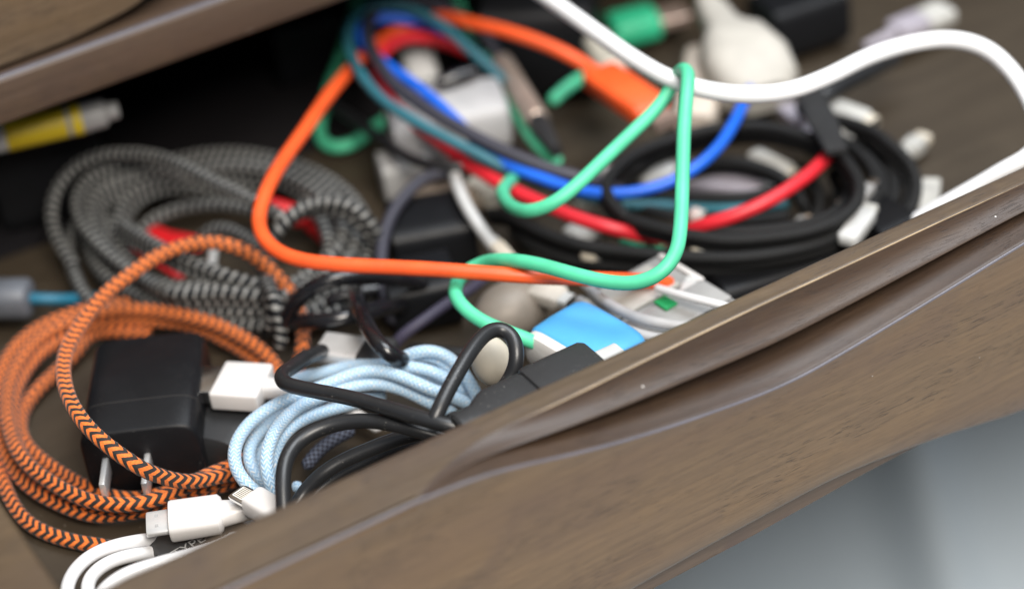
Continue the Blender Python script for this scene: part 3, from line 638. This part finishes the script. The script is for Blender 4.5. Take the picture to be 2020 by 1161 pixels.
# --- blue, red, teal, slate bundle
cord('charging_cable', [(930, 95, 24), (890, 68, 32), (845, 47, 38), (795, 38, 42), (745, 36, 44), (716, 48, 44), (710, 72, 44), (728, 100, 44), (765, 130, 43), (815, 165, 42), (865, 205, 40), (910, 248, 37), (960, 300, 34), (1025, 335, 32), (1085, 358, 31), (1140, 375, 30), (1195, 382, 30), (1250, 379, 30), (1310, 364, 31), (1368, 334, 33), (1417, 290, 34), (1448, 243, 34), (1466, 205, 32), (1480, 175, 26)], 4.0, M['blue'], None, 'smooth bright blue cable curving down through the middle of the tangle', 'cable', seg=20)
cord('charging_cable', [(930, 105, 22), (890, 88, 28), (840, 75, 33), (795, 76, 36), (762, 95, 36), (742, 125, 34), (748, 165, 30), (780, 212, 28), (820, 245, 28), (859, 274, 28), (921, 321, 28), (990, 364, 28), (1060, 397, 28), (1150, 434, 27), (1219, 453, 25), (1268, 466, 20), (1310, 470, 12), (1345, 462, 14), (1375, 447, 20), (1440, 429, 24), (1520, 394, 27), (1585, 352, 28), (1625, 316, 27), (1648, 285, 20)], 4.7, M['red'], None, 'smooth red cable curving below the blue one and up into the black coil', 'cable', seg=20)
cord('charging_cable', [(1000, 165, 26), (967, 133, 32), (922, 94, 38), (873, 50, 43), (820, 22, 46), (765, 10, 48), (715, 20, 48), (690, 55, 48), (690, 98, 48), (712, 147, 47), (753, 195, 45), (805, 232, 43), (870, 268, 40), (939, 302, 36), (990, 328, 32), (1050, 352, 26), (1120, 380, 18), (1220, 402, 12), (1340, 406, 10), (1450, 412, 10), (1560, 400, 10)], 3.9, M['teal'], None, 'matte teal cable forming the outer left edge of the coloured bundle', 'cable', seg=20)
# slate cable with its metal-collared plug
t = thing('charging_cable', 'slate grey cable with a cylindrical champagne metal plug and black boot', 'cable', at(1030, 200, 0))
cord('cord', [(985, 118, 26), (972, 92, 32), (925, 45, 38), (875, 14, 42), (805, -2, 45), (755, 10, 46), (728, 42, 46), (728, 82, 46), (750, 130, 46), (787, 175, 45), (853, 222, 43), (905, 252, 41), (974, 288, 38), (1042, 318, 35), (1090, 335, 33), (1150, 352, 30), (1195, 362, 26), (1230, 380, 20)], 4.6, M['slate'], t, seg=20)
a, b = at(990, 122, 26), at(1062, 240, 26); L = np.linalg.norm(b - a); Fm = frame(a, b - a)
loft_part('metal_collar', t, M['champ'], [(0, .0032, .0032, 2), (.0006, .0040, .0040, 2), (L - .0006, .0042, .0042, 2), (L, .0036, .0036, 2)], Fm)
loft_part('boot', t, M['blackm'], [(L - .001, .0036, .0036, 2), (L + .004, .0038, .0038, 2), (L + .016, .0026, .0026, 2), (L + .022, .0022, .0022, 2)], Fm)

# --- black smooth cable with the big two-piece plug
t = thing('adapter_cable', 'black rubber cable with a thick two-piece black plug resting against the front panel', 'cable', at(960, 800, 0))
cord('cord', [[(640, 690, 26), (603, 706, 34), (574, 726, 38), (553, 740, 41), (558, 755, 42), (585, 763, 43), (630, 772, 44), (690, 784, 46), (762, 804, 48), (834, 826, 49), (900, 842, 48), (950, 852, 44)],
    [(560, 1020, 30), (559, 985, 33), (557, 950, 36), (560, 918, 38), (572, 888, 39), (595, 864, 40), (635, 843, 41), (680, 832, 42), (728, 829, 43), (777, 836, 43), (830, 850, 42), (900, 870, 38)],
    [(570, 1020, 14), (603, 966, 18), (630, 938, 22), (665, 914, 24), (728, 886, 27), (794, 862, 30), (850, 850, 32), (910, 855, 32)],
    [(590, 1010, 8), (640, 955, 12), (690, 925, 15), (750, 896, 18), (820, 872, 22), (890, 862, 24)],
    [(850, 840, 48), (864, 811, 51), (882, 773, 53), (908, 726, 55), (933, 686, 56), (958, 657, 56), (984, 645, 55), (1007, 655, 54), (1019, 680, 52), (1020, 712, 49), (1008, 745, 44), (975, 785, 42), (930, 815, 44), (900, 826, 48), (886, 828, 50)]], 4.5, M['black'], t, seg=24)
zt = 53
p0, p1 = at(893, 784, zt), at(1147, 669, zt)
ex = p1 - p0; ex[2] = 0; TL = np.linalg.norm(ex); Fm = frame(p0 + np.array([0, 0, 0]), ex)   # local y points into the dresser; body grows to -y
w2 = .0082; Fm[:3, 3] = p0 - Fm[:3, 1] * w2 - Fm[:3, 2] * .0045
xm = float(np.dot(at(1016, 722, zt) - p0, Fm[:3, 0]))
x1 = float(np.dot(at(927, 766, zt) - p0, Fm[:3, 0]))
loft_part('boot', t, M['blackm'], [(-.004, .0034, .0034, 2.2), (-.0032, .0046, .0040, 2.6), (.0, .0046, .0038, 3), (x1 - .003, .0050, .0040, 3), (x1, .0068, .0046, 4), (x1 + .002, .0074, .0048, 5), (xm - .0014, .0076, .0049, 5), (xm - .0005, .0072, .0045, 5)], Fm)
loft_part('plug_body', t, M['blackm'], [(xm - .0006, .0072, .0046, 5), (xm - .0002, .0080, .0053, 5), (xm + .001, .0084, .0056, 5), (TL - .002, .0084, .0056, 5), (TL - .0005, .0078, .0050, 5), (TL, .0068, .0042, 5)], Fm)
loft_part('metal_tip', t, M['palegrey'], [(TL - .001, .0042, .0022, 6), (TL + .0080, .0042, .0022, 6), (TL + .0083, .0040, .0020, 6)], Fm)

# --- glossy black cables in the middle
cord('power_cable', [[(555, 650, 18), (572, 610, 26), (605, 575, 33), (650, 552, 36), (710, 545, 34), (780, 548, 28), (840, 560, 18)],
    [(548, 640, 16), (590, 635, 22), (640, 633, 26), (700, 622, 26), (750, 608, 22), (800, 600, 14)],
    [(700, 560, 12), (702, 590, 28), (716, 625, 34), (738, 665, 36), (765, 697, 35), (800, 712, 28)],
    [(640, 600, 14), (690, 580, 16), (760, 570, 14)]], 5.2, M['blackg'], None, 'glossy black cord twisted in the centre between the orange braid and the light blue bundle', 'cord', seg=22)
cord('audio_cable', [(960, 545, 14), (925, 572, 16), (880, 600, 17), (835, 632, 17), (795, 660, 14), (770, 690, 8)], 3.8, M['purple'], None, 'short run of dark purple braided cord behind the lower mint loop', 'cord')
cord('audio_cable', [(600, 925, 8), (625, 890, 10), (665, 862, 12), (700, 845, 12)], 4.2, dots('navy_braid', (.07, .08, .11), (.02, .02, .03), 6, .002, 0), None, 'navy braided cord seen through the black arch beside the light blue bundle', 'cord')
cord('thin_cable', [(640, 195, 18), (700, 238, 18), (760, 280, 22), (820, 318, 26), (880, 330, 27), (950, 322, 26), (1010, 300, 18)], 4.2, M['black'], None, 'thin black cord lying across the pale grey charger', 'cord')
cord('thin_cable', [(900, 335, 24), (840, 350, 25), (795, 390, 24), (765, 440, 22), (752, 500, 19), (756, 560, 16), (775, 640, 8)], 4.2, M['slate'], None, 'slate cord running down beside the grey charger to the centre', 'cord')
cord('thin_cable', [(1060, 640, 6), (1000, 680, 6), (930, 700, 7), (860, 695, 7), (800, 690, 6)], 5, M['black'], None, 'black cord low on the drawer bottom behind the light blue bundle', 'cord')
cord('thin_cable', [(655, 735, 10), (662, 715, 11), (650, 690, 9)], 4.2, M['teal'], None, 'short bit of teal cord beneath the silver plug', 'cord')

# --- black coil on the right
t = thing('charging_cable', 'long black braided cable wound in a flat oval coil and held by a strap', 'cable', at(1450, 400, 0))
Ks = [
 [(1240, 431, 28), (1209, 404, 30), (1195, 372, 31), (1209, 338, 31), (1253, 303, 30), (1312, 279, 29), (1370, 262, 28), (1429, 250, 28), (1502, 249, 28), (1561, 261, 28), (1619, 281, 28), (1660, 308, 28), (1686, 340, 28), (1697, 375, 28), (1680, 413, 28), (1640, 440, 28), (1583, 458, 28), (1507, 469, 28), (1432, 473, 28), (1356, 463, 28), (1297, 449, 28), (1239, 431, 27), (1215, 405, 24), (1225, 360, 20), (1290, 310, 16)],
 [(1250, 330, 14), (1320, 292, 16), (1390, 272, 17), (1450, 264, 17), (1520, 266, 17), (1590, 284, 17), (1640, 312, 17), (1672, 350, 17), (1672, 392, 17), (1640, 424, 18), (1580, 444, 19), (1510, 454, 20), (1440, 458, 20), (1370, 452, 18)],
 [(960, 420, 12), (1000, 425, 15), (1035, 440, 18), (1081, 462, 20), (1150, 484, 22), (1253, 498, 23), (1356, 506, 23), (1444, 508, 23), (1531, 499, 23), (1619, 478, 22), (1680, 446, 21), (1720, 405, 20), (1730, 360, 18), (1710, 315, 16), (1660, 275, 14), (1590, 248, 13)],
 [(1010, 450, 8), (1060, 488, 12), (1130, 512, 14), (1230, 524, 15), (1340, 530, 16), (1450, 530, 16), (1550, 516, 16), (1640, 492, 15), (1710, 455, 14), (1755, 410, 13), (1765, 365, 12), (1745, 315, 12), (1700, 275, 11), (1640, 245, 10)],
 [(1080, 500, 6), (1180, 536, 8), (1300, 550, 9), (1430, 552, 9), (1540, 540, 9), (1640, 512, 8)],
 [(1600, 230, 18), (1660, 236, 20), (1725, 260, 21), (1758, 285, 21), (1787, 312, 20), (1806, 345, 18), (1808, 378, 16), (1798, 412, 14), (1770, 440, 12)],
 [(1330, 345, 14), (1391, 322, 17), (1443, 318, 18), (1502, 331, 18), (1546, 352, 18), (1572, 378, 16), (1590, 410, 12)],
 [(1240, 375, 10), (1300, 386, 12), (1385, 390, 13), (1473, 389, 13), (1530, 375, 12)],
 [(1225, 395, 8), (1290, 418, 10), (1380, 432, 10), (1480, 434, 10), (1560, 424, 10)],
 [(1580, 330, 8), (1610, 370, 10), (1618, 410, 10), (1600, 440, 8)],
 [(1640, 340, 8), (1655, 380, 8), (1645, 420, 8)],
 [(1700, 300, 14), (1735, 340, 14), (1742, 385, 14), (1715, 430, 12), (1660, 465, 10)],
 [(1020, 380, 10), (1120, 420, 12), (1180, 440, 12), (1240, 470, 10)]]
Ks += [[(x + dx, y + dy, z - 4) for x, y, z in Ks[k]] for k, dx, dy in ((0, -6, 12), (1, 6, 10), (2, 4, 12), (3, 4, -12), (5, -14, 10), (11, -12, 6), (6, 4, 12))]
cord('cord', Ks, 4.0, M['kbraid'], t, seg=18)
a, b = at(1592, 176, 34), at(1652, 300, 34); Fm = frame(a, b - a); L = np.linalg.norm(b - a)
loft_part('strap', t, M['blackm'], [(0, .0035, .001, 4), (.004, .0046, .0014, 4), (L * .5, .0050, .0014, 4), (L, .0036, .001, 4)], Fm)
cord('power_cable', [(1770, 112, 18), (1715, 140, 24), (1660, 168, 26), (1615, 196, 26), (1570, 222, 22)], 6.5, M['black'], None, 'thick black cord just below the white cable, ending at the coil strap', 'cord')

# ================================================================== PLUGS, ADAPTERS AND ODDS AND ENDS
def solid(name, label, cat, secs, p0, p1, m, z=None, up=(0, 0, 1), extra=None, partname='body'):
    a, b = at(*p0), at(*p1); L = np.linalg.norm(b - a); Fm = frame(a, b - a, up)
    t = thing(name, label, cat, (a[0], a[1], min(a[2], b[2]) - .004))
    loft_part(partname, t, m, [(s[0] * L, *s[1:]) for s in secs], Fm)
    if extra: extra(t, Fm, L)
    return t
# pale chargers in the middle distance
def prongs(t, Fm, L):
    for y in (-.006, .006):
        V, F = rbox((L - .001, y - .0008, -.003), (L + .014, y + .0008, .003), .0003, Fm); mesh('prong', V, F, M['metal'], t)
a = at(765, 250, 18); b = at(990, 190, 18)
solid('wall_charger', 'large pale grey charger under the blue, teal and red cables', 'charger', [(0, .010, .006, 4), (.03, .013, .009, 4), (.5, .015, .011, 4), (.97, .013, .010, 4), (1, .010, .006, 4)], (766, 262, 20), (1000, 218, 20), M['shell'])
solid('wall_charger', 'second pale charger behind, standing up under the red loop', 'charger', [(0, .005, .005, 3), (.1, .0065, .0065, 3), (.9, .0065, .0065, 3), (1, .005, .005, 3)], (838, 175, 14), (818, 92, 20), M['palegrey'])
solid('wall_charger', 'grey charger block half hidden below the large pale one', 'charger', [(0, .006, .006, 4), (.05, .008, .008, 4), (.95, .008, .008, 4), (1, .006, .006, 4)], (748, 352, 10), (850, 330, 10), M['grey'])
solid('adapter_plug', 'brown and grey adapter in shadow below the grey charger block', 'adapter', [(0, .005, .004, 4), (.05, .007, .006, 4), (.95, .007, .006, 4), (1, .005, .004, 4)], (800, 392, 8), (940, 408, 8), M['tan'])
solid('audio_plug', 'small dark glossy plug on top of the large pale charger', 'plug', [(0, .002, .002, 2), (.1, .003, .003, 2), (.7, .003, .003, 2), (1, .0022, .0022, 2)], (862, 166, 34), (940, 140, 34), M['blackg'])
cord('grey_cable', [(880, 290, 22), (893, 325, 24), (905, 372, 24), (928, 420, 23), (960, 466, 20), (985, 500, 16), (1010, 530, 12)], 4.2, M['palegrey'], None, 'short stiff pale grey cable curving down left of the red cable', 'cable')
solid('adapter_plug', 'small cream plug beside the short grey cable', 'plug', [(0, .003, .003, 3), (.1, .004, .0035, 3), (.9, .004, .0035, 3), (1, .003, .003, 3)], (930, 365, 8), (975, 395, 8), M['cream'])
def shade_sheet():  # black sheet added to darken the drawer bottom where only shade falls
    nx, ny = 70, 50; V = []; F = []
    for j in range(ny + 1):
        for i in range(nx + 1):
            u, v = i / nx, j / ny; x = -.045 + .285 * u; y = .165 + .19 * v
            e = min(1, 6 * min(u, 1 - u)) ** .5 * min(1, 6 * min(v, 1 - v)) ** .5
            z = .0008 + e * (.0045 + .0022 * math.sin(9 * u + 5 * v) + .0018 * math.sin(17 * v - 11 * u + 1) + .0012 * math.sin(31 * u + 3))
            V.append([x + .004 * math.sin(7 * v), y + .005 * math.sin(6 * u + 1), z])
    for j in range(ny):
        for i in range(nx): a = j * (nx + 1) + i; F.append([a, a + 1, a + nx + 2, a + nx + 1])
    prop(mesh('shade_sheet', V, F, _fabric('shade_black', (.006, .006, .008), (.010, .009, .010)), sharp=None), 'flat black sheet added on the drawer bottom to paint the shade under the rail', 'shade_sheet')
shade_sheet()
solid('power_adapter', 'black adapter block between the wall charger and the light blue bundle', 'adapter', [(0, .009, .006, 5), (.03, .011, .008, 5), (.97, .011, .008, 5), (1, .009, .006, 5)], (405, 905, 8), (500, 790, 8), M['blackm'])
# black adapters in the centre
solid('power_adapter', 'black power adapter block in the dark centre above the orange cable', 'adapter', [(0, .012, .009, 5), (.03, .014, .011, 5), (.97, .014, .011, 5), (1, .012, .009, 5)], (770, 480, 8), (935, 450, 8), M['blackd'])
solid('power_adapter', 'second black adapter block just below the straight run of orange cable', 'adapter', [(0, .010, .007, 5), (.03, .012, .009, 5), (.97, .012, .009, 5), (1, .010, .007, 5)], (760, 590, 10), (900, 560, 10), M['blackd'])
solid('power_adapter', 'dark adapter block in the shadow under the rail at the top centre', 'adapter', [(0, .018, .018, 5), (.03, .020, .020, 5), (.97, .020, .020, 5), (1, .018, .018, 5)], (960, 70, 22), (1180, 60, 22), M['blackd'])
solid('power_adapter', 'navy black adapter block deep in the drawer left of the green cable', 'adapter', [(0, .015, .012, 5), (.03, .017, .014, 5), (.97, .017, .014, 5), (1, .015, .012, 5)], (520, 90, 16), (660, 50, 16), M['blackd'])
solid('power_adapter', 'black adapter block with blurred pale marks at the top right of centre', 'adapter', [(0, .010, .009, 5), (.03, .012, .011, 5), (.97, .012, .011, 5), (1, .010, .009, 5)], (1500, 60, 14), (1650, 10, 14), M['blackd'])
solid('power_adapter', 'black adapter wedged low against the front panel beneath the oval coil', 'adapter', [(0, .010, .007, 5), (.03, .012, .009, 5), (.97, .012, .009, 5), (1, .010, .007, 5)], (1400, 585, 6), (1640, 510, 6), M['blackd'])
solid('power_adapter', 'black adapter at the right end of the oval coil beside the front panel', 'adapter', [(0, .008, .006, 5), (.03, .010, .008, 5), (.97, .010, .008, 5), (1, .008, .006, 5)], (1705, 478, 10), (1780, 440, 10), M['blackd'])
# big white plug adapter at the top
def neck(t, Fm, L):
    loft_part('plug_neck', t, M['ivory'], [(-.022, .004, .004, 2.5), (-.014, .006, .006, 2.5), (-.004, .007, .007, 2.5), (.002, .010, .009, 3)], Fm)
solid('wall_charger', 'rounded white adapter with a narrow neck behind the thick white cable', 'adapter', [(0, .009, .008, 3), (.15, .013, .011, 3), (.5, .0165, .012, 3), (.85, .015, .011, 3), (1, .010, .007, 3)], (1435, 72, 26), (1510, 195, 18), M['ivory'], extra=neck)
solid('adapter_plug', 'beige adapter standing left of the rounded white adapter', 'adapter', [(0, .006, .005, 4), (.08, .008, .007, 4), (.92, .008, .007, 4), (1, .006, .005, 4)], (1395, 110, 12), (1370, 250, 12), plain('beige_plastic', (.50, .44, .38), .5))
solid('adapter_plug', 'pinkish grey plug at the top edge right of the white adapter neck', 'plug', [(0, .004, .004, 4), (.08, .006, .006, 4), (.92, .006, .006, 4), (1, .004, .004, 4)], (1500, 20, 14), (1570, -25, 14), plain('rose_grey', (.36, .27, .27), .5))
solid('adapter_plug', 'small cream plug right beside the green plug cord', 'plug', [(0, .003, .003, 3), (.1, .0055, .005, 3), (.9, .0055, .005, 3), (1, .004, .003, 3)], (1172, 78, 26), (1215, 145, 26), plain('putty_plastic', (.42, .40, .34), .5))
M['dull'] = plain('dulled_plastic', (.44, .44, .42), .5)
def usb(label, p0, p1, w, h, m, tip, tm=None, relief=None, name='usb_plug', cat='plug', p=5): return plug(name, label, cat, p0, p1, w, h, m, tip, tm, relief, hollow=True, p=p)
usb('pale usb plug pointing away at the top right corner', (1762, 68, 12), (1822, 42, 12), 11, 8, M['lilac'], (11, 12, 6), M['dull'], (14, 5))
usb('white plug lying on the strapped end of the oval coil', (1640, 214, 20), (1712, 240, 20), 8, 6, M['dull'], (3, 6, 4), M['cream'])
usb('short white plug just below the one on the coil strap', (1638, 246, 14), (1680, 268, 14), 8, 6, M['palegrey'], (3, 6, 4), M['palegrey'])
usb('lilac grey plug left of the coil strap', (1545, 212, 16), (1600, 258, 16), 7, 5, M['lilac'], (2, 5, 3), M['lilac'])
usb('small cream plug outside the coil, uppermost at the right', (1790, 300, 6), (1815, 278, 6), 7, 6, M['dull'], (3, 6, 4), M['cream'], (6, 4))
usb('lilac grey plug inside the right rim of the oval coil', (1750, 318, 10), (1790, 352, 10), 7, 5, M['lilac'], (5, 6, 3), M['lilac'])
usb('square white plug beside the right rim of the oval coil', (1828, 425, 10), (1836, 372, 10), 7, 6, M['dull'], (3, 6.5, 5), M['dull'])
usb('white plug standing against the front panel below the coil', (1668, 478, 22), (1712, 418, 22), 7, 5, M['palegrey'], (3, 5, 3), M['dull'])
usb('grey plug in the middle right of the oval coil', (1690, 396, 22), (1718, 366, 22), 5, 4, M['grey'], (3, 4, 2), M['metal'])
usb('curved white plug inside the upper rim of the oval coil', (1482, 305, 12), (1560, 342, 12), 6.5, 5, M['dull'], (2, 5, 3), M['cream'])
usb('flat grey adapter lying inside the oval coil under the blue cable', (1345, 345, 8), (1510, 362, 8), 15, 5, M['lilac'], (4, 8, 3), M['grey'], name='usb_adapter', cat='adapter')
usb('pale grey adapter inside the left end of the oval coil', (1258, 352, 8), (1335, 330, 8), 10, 5, M['palegrey'], (3, 7, 3), M['grey'], name='usb_adapter', cat='adapter')
usb('pinkish plug tip touching the red cable inside the coil', (1358, 424, 14), (1384, 428, 14), 5, 5, plain('blush_plastic', (.55, .45, .43), .5), (1, 4, 4), M['dull'])
usb('tiny pale plug between two strands at the bottom of the coil', (1362, 490, 22), (1384, 492, 22), 3, 3, M['cream'], (1, 2.4, 2.4), M['dull'])
usb('tiny grey plug in the lower right of the coil', (1570, 445, 12), (1594, 434, 12), 4, 4, M['grey'], (1, 3, 3), M['tan'])
usb('tiny beige plug near the right end of the coil', (1652, 412, 16), (1676, 400, 16), 4, 4, M['tan'], (1, 3, 3), M['cream'])
usb('small white plug under the red cable left of the coil', (1120, 452, 8), (1160, 470, 8), 7, 5, M['palegrey'], (3, 6, 3), M['dull'])
usb('small cream plug under the mint cable left of the coil', (1135, 405, 8), (1175, 390, 8), 7, 5, M['cream'], (3, 5, 3), M['palegrey'])
usb('small grey plug where the blue cable meets the coil', (1180, 345, 20), (1200, 330, 20), 4, 4, M['grey'], (1, 3, 3), M['metal'])
usb('pale narrow plug between black strands left of the mint bend', (1145, 502, 18), (1180, 506, 18), 3, 3, M['cream'], (1, 2, 2), M['dull'])
usb('white tongue shaped plug above the mint bend', (1010, 520, 16), (975, 480, 18), 5, 4, M['cream'], (2, 4, 3), M['dull'])
usb('flat black plug with a bright steel end beside the orange braid', (775, 702, 22), (712, 694, 22), 13, 6, M['blackm'], (13.5, 12, 4.6), M['nickel'])
# far left
usb('grey cylindrical plug at the left edge with a teal blue cord', (62, 588, 14), (-60, 590, 14), 13, 13, plain('blue_grey_plastic', (.11, .12, .14), .45), (4, 8, 8), M['metal'], p=2.6)
cord('thin_cable', [(50, 588, 14), (100, 590, 13), (150, 590, 9), (200, 588, 4), (260, 580, 3)], 4, M['capblue'], None, 'teal blue cord running from the grey plug at the left edge', 'cord')
t = thing('tube', 'yellow banded tube with a grey end lying in shadow under the rail', 'tube', at(110, 245, 50))
a, b = at(-25, 276, 57), at(232, 216, 57); L = np.linalg.norm(b - a); Fm = frame(a, b - a); R = .0056
loft_part('pale_end', t, M['palegrey'], [(0, R * .7, R * .7, 2), (.0006, R * .96, R * .96, 2), (L * .145, R * .96, R * .96, 2)], Fm)
loft_part('yellow_sleeve', t, M['yellow'], [(L * .14, R, R, 2), (L * .60, R, R, 2)], Fm)
loft_part('dark_band', t, M['grey'], [(L * .598, R * .99, R * .99, 2), (L * .64, R * .99, R * .99, 2)], Fm)
loft_part('yellow_sleeve', t, M['yellow'], [(L * .638, R, R, 2), (L * .72, R, R, 2)], Fm)
loft_part('grey_end', t, M['grey'], [(L * .718, R * .98, R * .98, 2), (L * .9, R * .9, R * .9, 2), (L * .92, R * .6, R * .6, 2), (L, R * .55, R * .55, 2), (L + .0005, R * .4, R * .4, 2)], Fm)
usb('tiny brass coloured piece at the far left under the rail', (15, 328, 5), (45, 330, 5), 5, 4, plain('dull_brass', (.25, .17, .06), .5), (1, 3, 3), M['gold'])
solid('power_adapter', 'black adapter box in shadow at the far left, the yellow tube lying on it', 'adapter', [(0, .016, .022, 5), (.03, .018, .0245, 5), (.97, .018, .0245, 5), (1, .016, .022, 5)], (-30, 320, 26), (190, 265, 26), M['blackd'])
# bottom centre: blue cap, taupe dome, cream disc, grey device
t = thing('adapter', 'bright sky blue rounded cap with a white base behind the thick black plug', 'adapter', at(1140, 640, 0))
c0 = at(1142, 577, 38); e1 = at(1036, 640, 38); e2 = at(1262, 668, 38)
u1 = e1 - c0; l1 = np.linalg.norm(u1); u1 /= l1; u2 = e2 - c0; u2 -= u1 * (u2 @ u1); l2 = np.linalg.norm(u2); u2 /= l2; u3 = np.cross(u1, u2); u3 = u3 if u3[2] > 0 else -u3
Fb = np.eye(4); Fb[:3, 0] = u1; Fb[:3, 1] = u2; Fb[:3, 2] = u3; Fb[:3, 3] = c0
V, F = loft([(-.0005, l2 / 2 - .003, .004, 4, l2 / 2, -.006), (.001, l2 / 2 - .0006, .0055, 4, l2 / 2, -.006), (.003, l2 / 2, .0062, 4, l2 / 2, -.006), (l1 * .6, l2 / 2, .0066, 4, l2 / 2, -.006), (l1 - .002, l2 / 2 - .0004, .0064, 4, l2 / 2, -.006), (l1, l2 / 2 - .0014, .0054, 4, l2 / 2, -.006)], Fb, 40)
mesh('blue_cap', V, F, M['skyblue'], t, sharp=None)
V, F = loft([(l1 - .0008, l2 / 2 - .0010, .0064, 4, l2 / 2, -.0065), (l1 + .0022, l2 / 2 - .0012, .0062, 4, l2 / 2, -.0068), (l1 + .003, l2 / 2 - .0030, .0045, 4, l2 / 2, -.0068)], Fb, 40)
mesh('white_base', V, F, M['white'], t)
def dome(name, label, cat, px, py, z, rx, ry, rz, m, rot=0):
    bm = bmesh.new(); bmesh.ops.create_uvsphere(bm, u_segments=40, v_segments=24, radius=1)
    c = at(px, py, z); cs, sn = math.cos(rot), math.sin(rot)
    for v in bm.verts:
        x, y, zz = v.co.x * rx, v.co.y * ry, v.co.z * rz
        v.co = (c[0] + x * cs - y * sn, c[1] + x * sn + y * cs, c[2] + zz)
    V, F = _bm(bm, None); o = mesh(name, V, F, m, None, sharp=None); prop(o, label, cat); return o
dome('rounded_shell', 'glossy taupe rounded shell behind the lower mint loop', 'case', 1008, 612, 16, .0125, .0100, .0095, M['taupe'])
dome('plastic_disc', 'cream oval disc seen through the black cable loop', 'disc', 970, 712, 34, .0056, .0068, .0085, M['cream'], .4)
usb('beige plug lying between the taupe shell and the blue cap', (1050, 570, 22), (1110, 590, 22), 9, 5, plain('light_beige', (.52, .48, .43), .5), (3, 6, 3), M['palegrey'])
t = thing('electronic_device', 'flat grey device with a small green square against the front panel', 'device', at(1290, 620, 0))
c0 = at(1190, 572, 26); e1 = at(1420, 540, 26); Fd = frame(c0, np.array([1, .12, 0]))
V, F = rbox((-.012, -.036, -.010), (.026, .003, 0), .002, Fd); mesh('case', V, F, M['grey'], t)
V, F = rbox((-.010, -.034, .0001), (.024, -.020, .0022), .0008, Fd); mesh('lid', V, F, M['grey'], t)
V, F = rbox((-.010, -.0165, .0001), (.018, -.001, .0016), .0006, Fd); mesh('cover', V, F, plain('warm_grey', (.42, .41, .38), .45), t)
V, F = rbox((.0235, -.0195, .0001), (.0255, .001, .0012), .0004, Fd); mesh('slot_rim', V, F, M['white'], t)
g = at(1314, 612, 26); gl = np.linalg.inv(Fd) @ np.r_[g, 1]
V, F = rbox((gl[0] - .0024, gl[1] - .0030, .0022), (gl[0] + .0024, gl[1] + .0030, .0034), .0003, Fd); mesh('green_label', V, F, M['green'], t)
for P_, lb in (([(1150, 556, 26), (1190, 592, 31), (1245, 622, 32), (1320, 640, 32), (1400, 646, 30), (1450, 650, 24)], 'grey cord curving over the grey device towards the front panel, upper of two'),
               ([(1140, 590, 24), (1185, 622, 28), (1240, 652, 29), (1300, 668, 29), (1380, 672, 26)], 'grey cord curving over the grey device close to the blue cap, lower of two')):
    cord('thin_cable', P_, 3.4, M['shell'], None, lb, 'cord')
cord('thin_cable', [(1290, 566, 32), (1330, 578, 33), (1380, 591, 34), (1440, 606, 34), (1500, 625, 30)], 2.6, M['whitec'], None, 'thin white cord crossing the grey device towards the front panel', 'cord')
usb('white plug end standing beside the grey device', (1340, 640, 26), (1362, 560, 26), 5, 4, M['white'], (3, 4, 2), M['palegrey'])
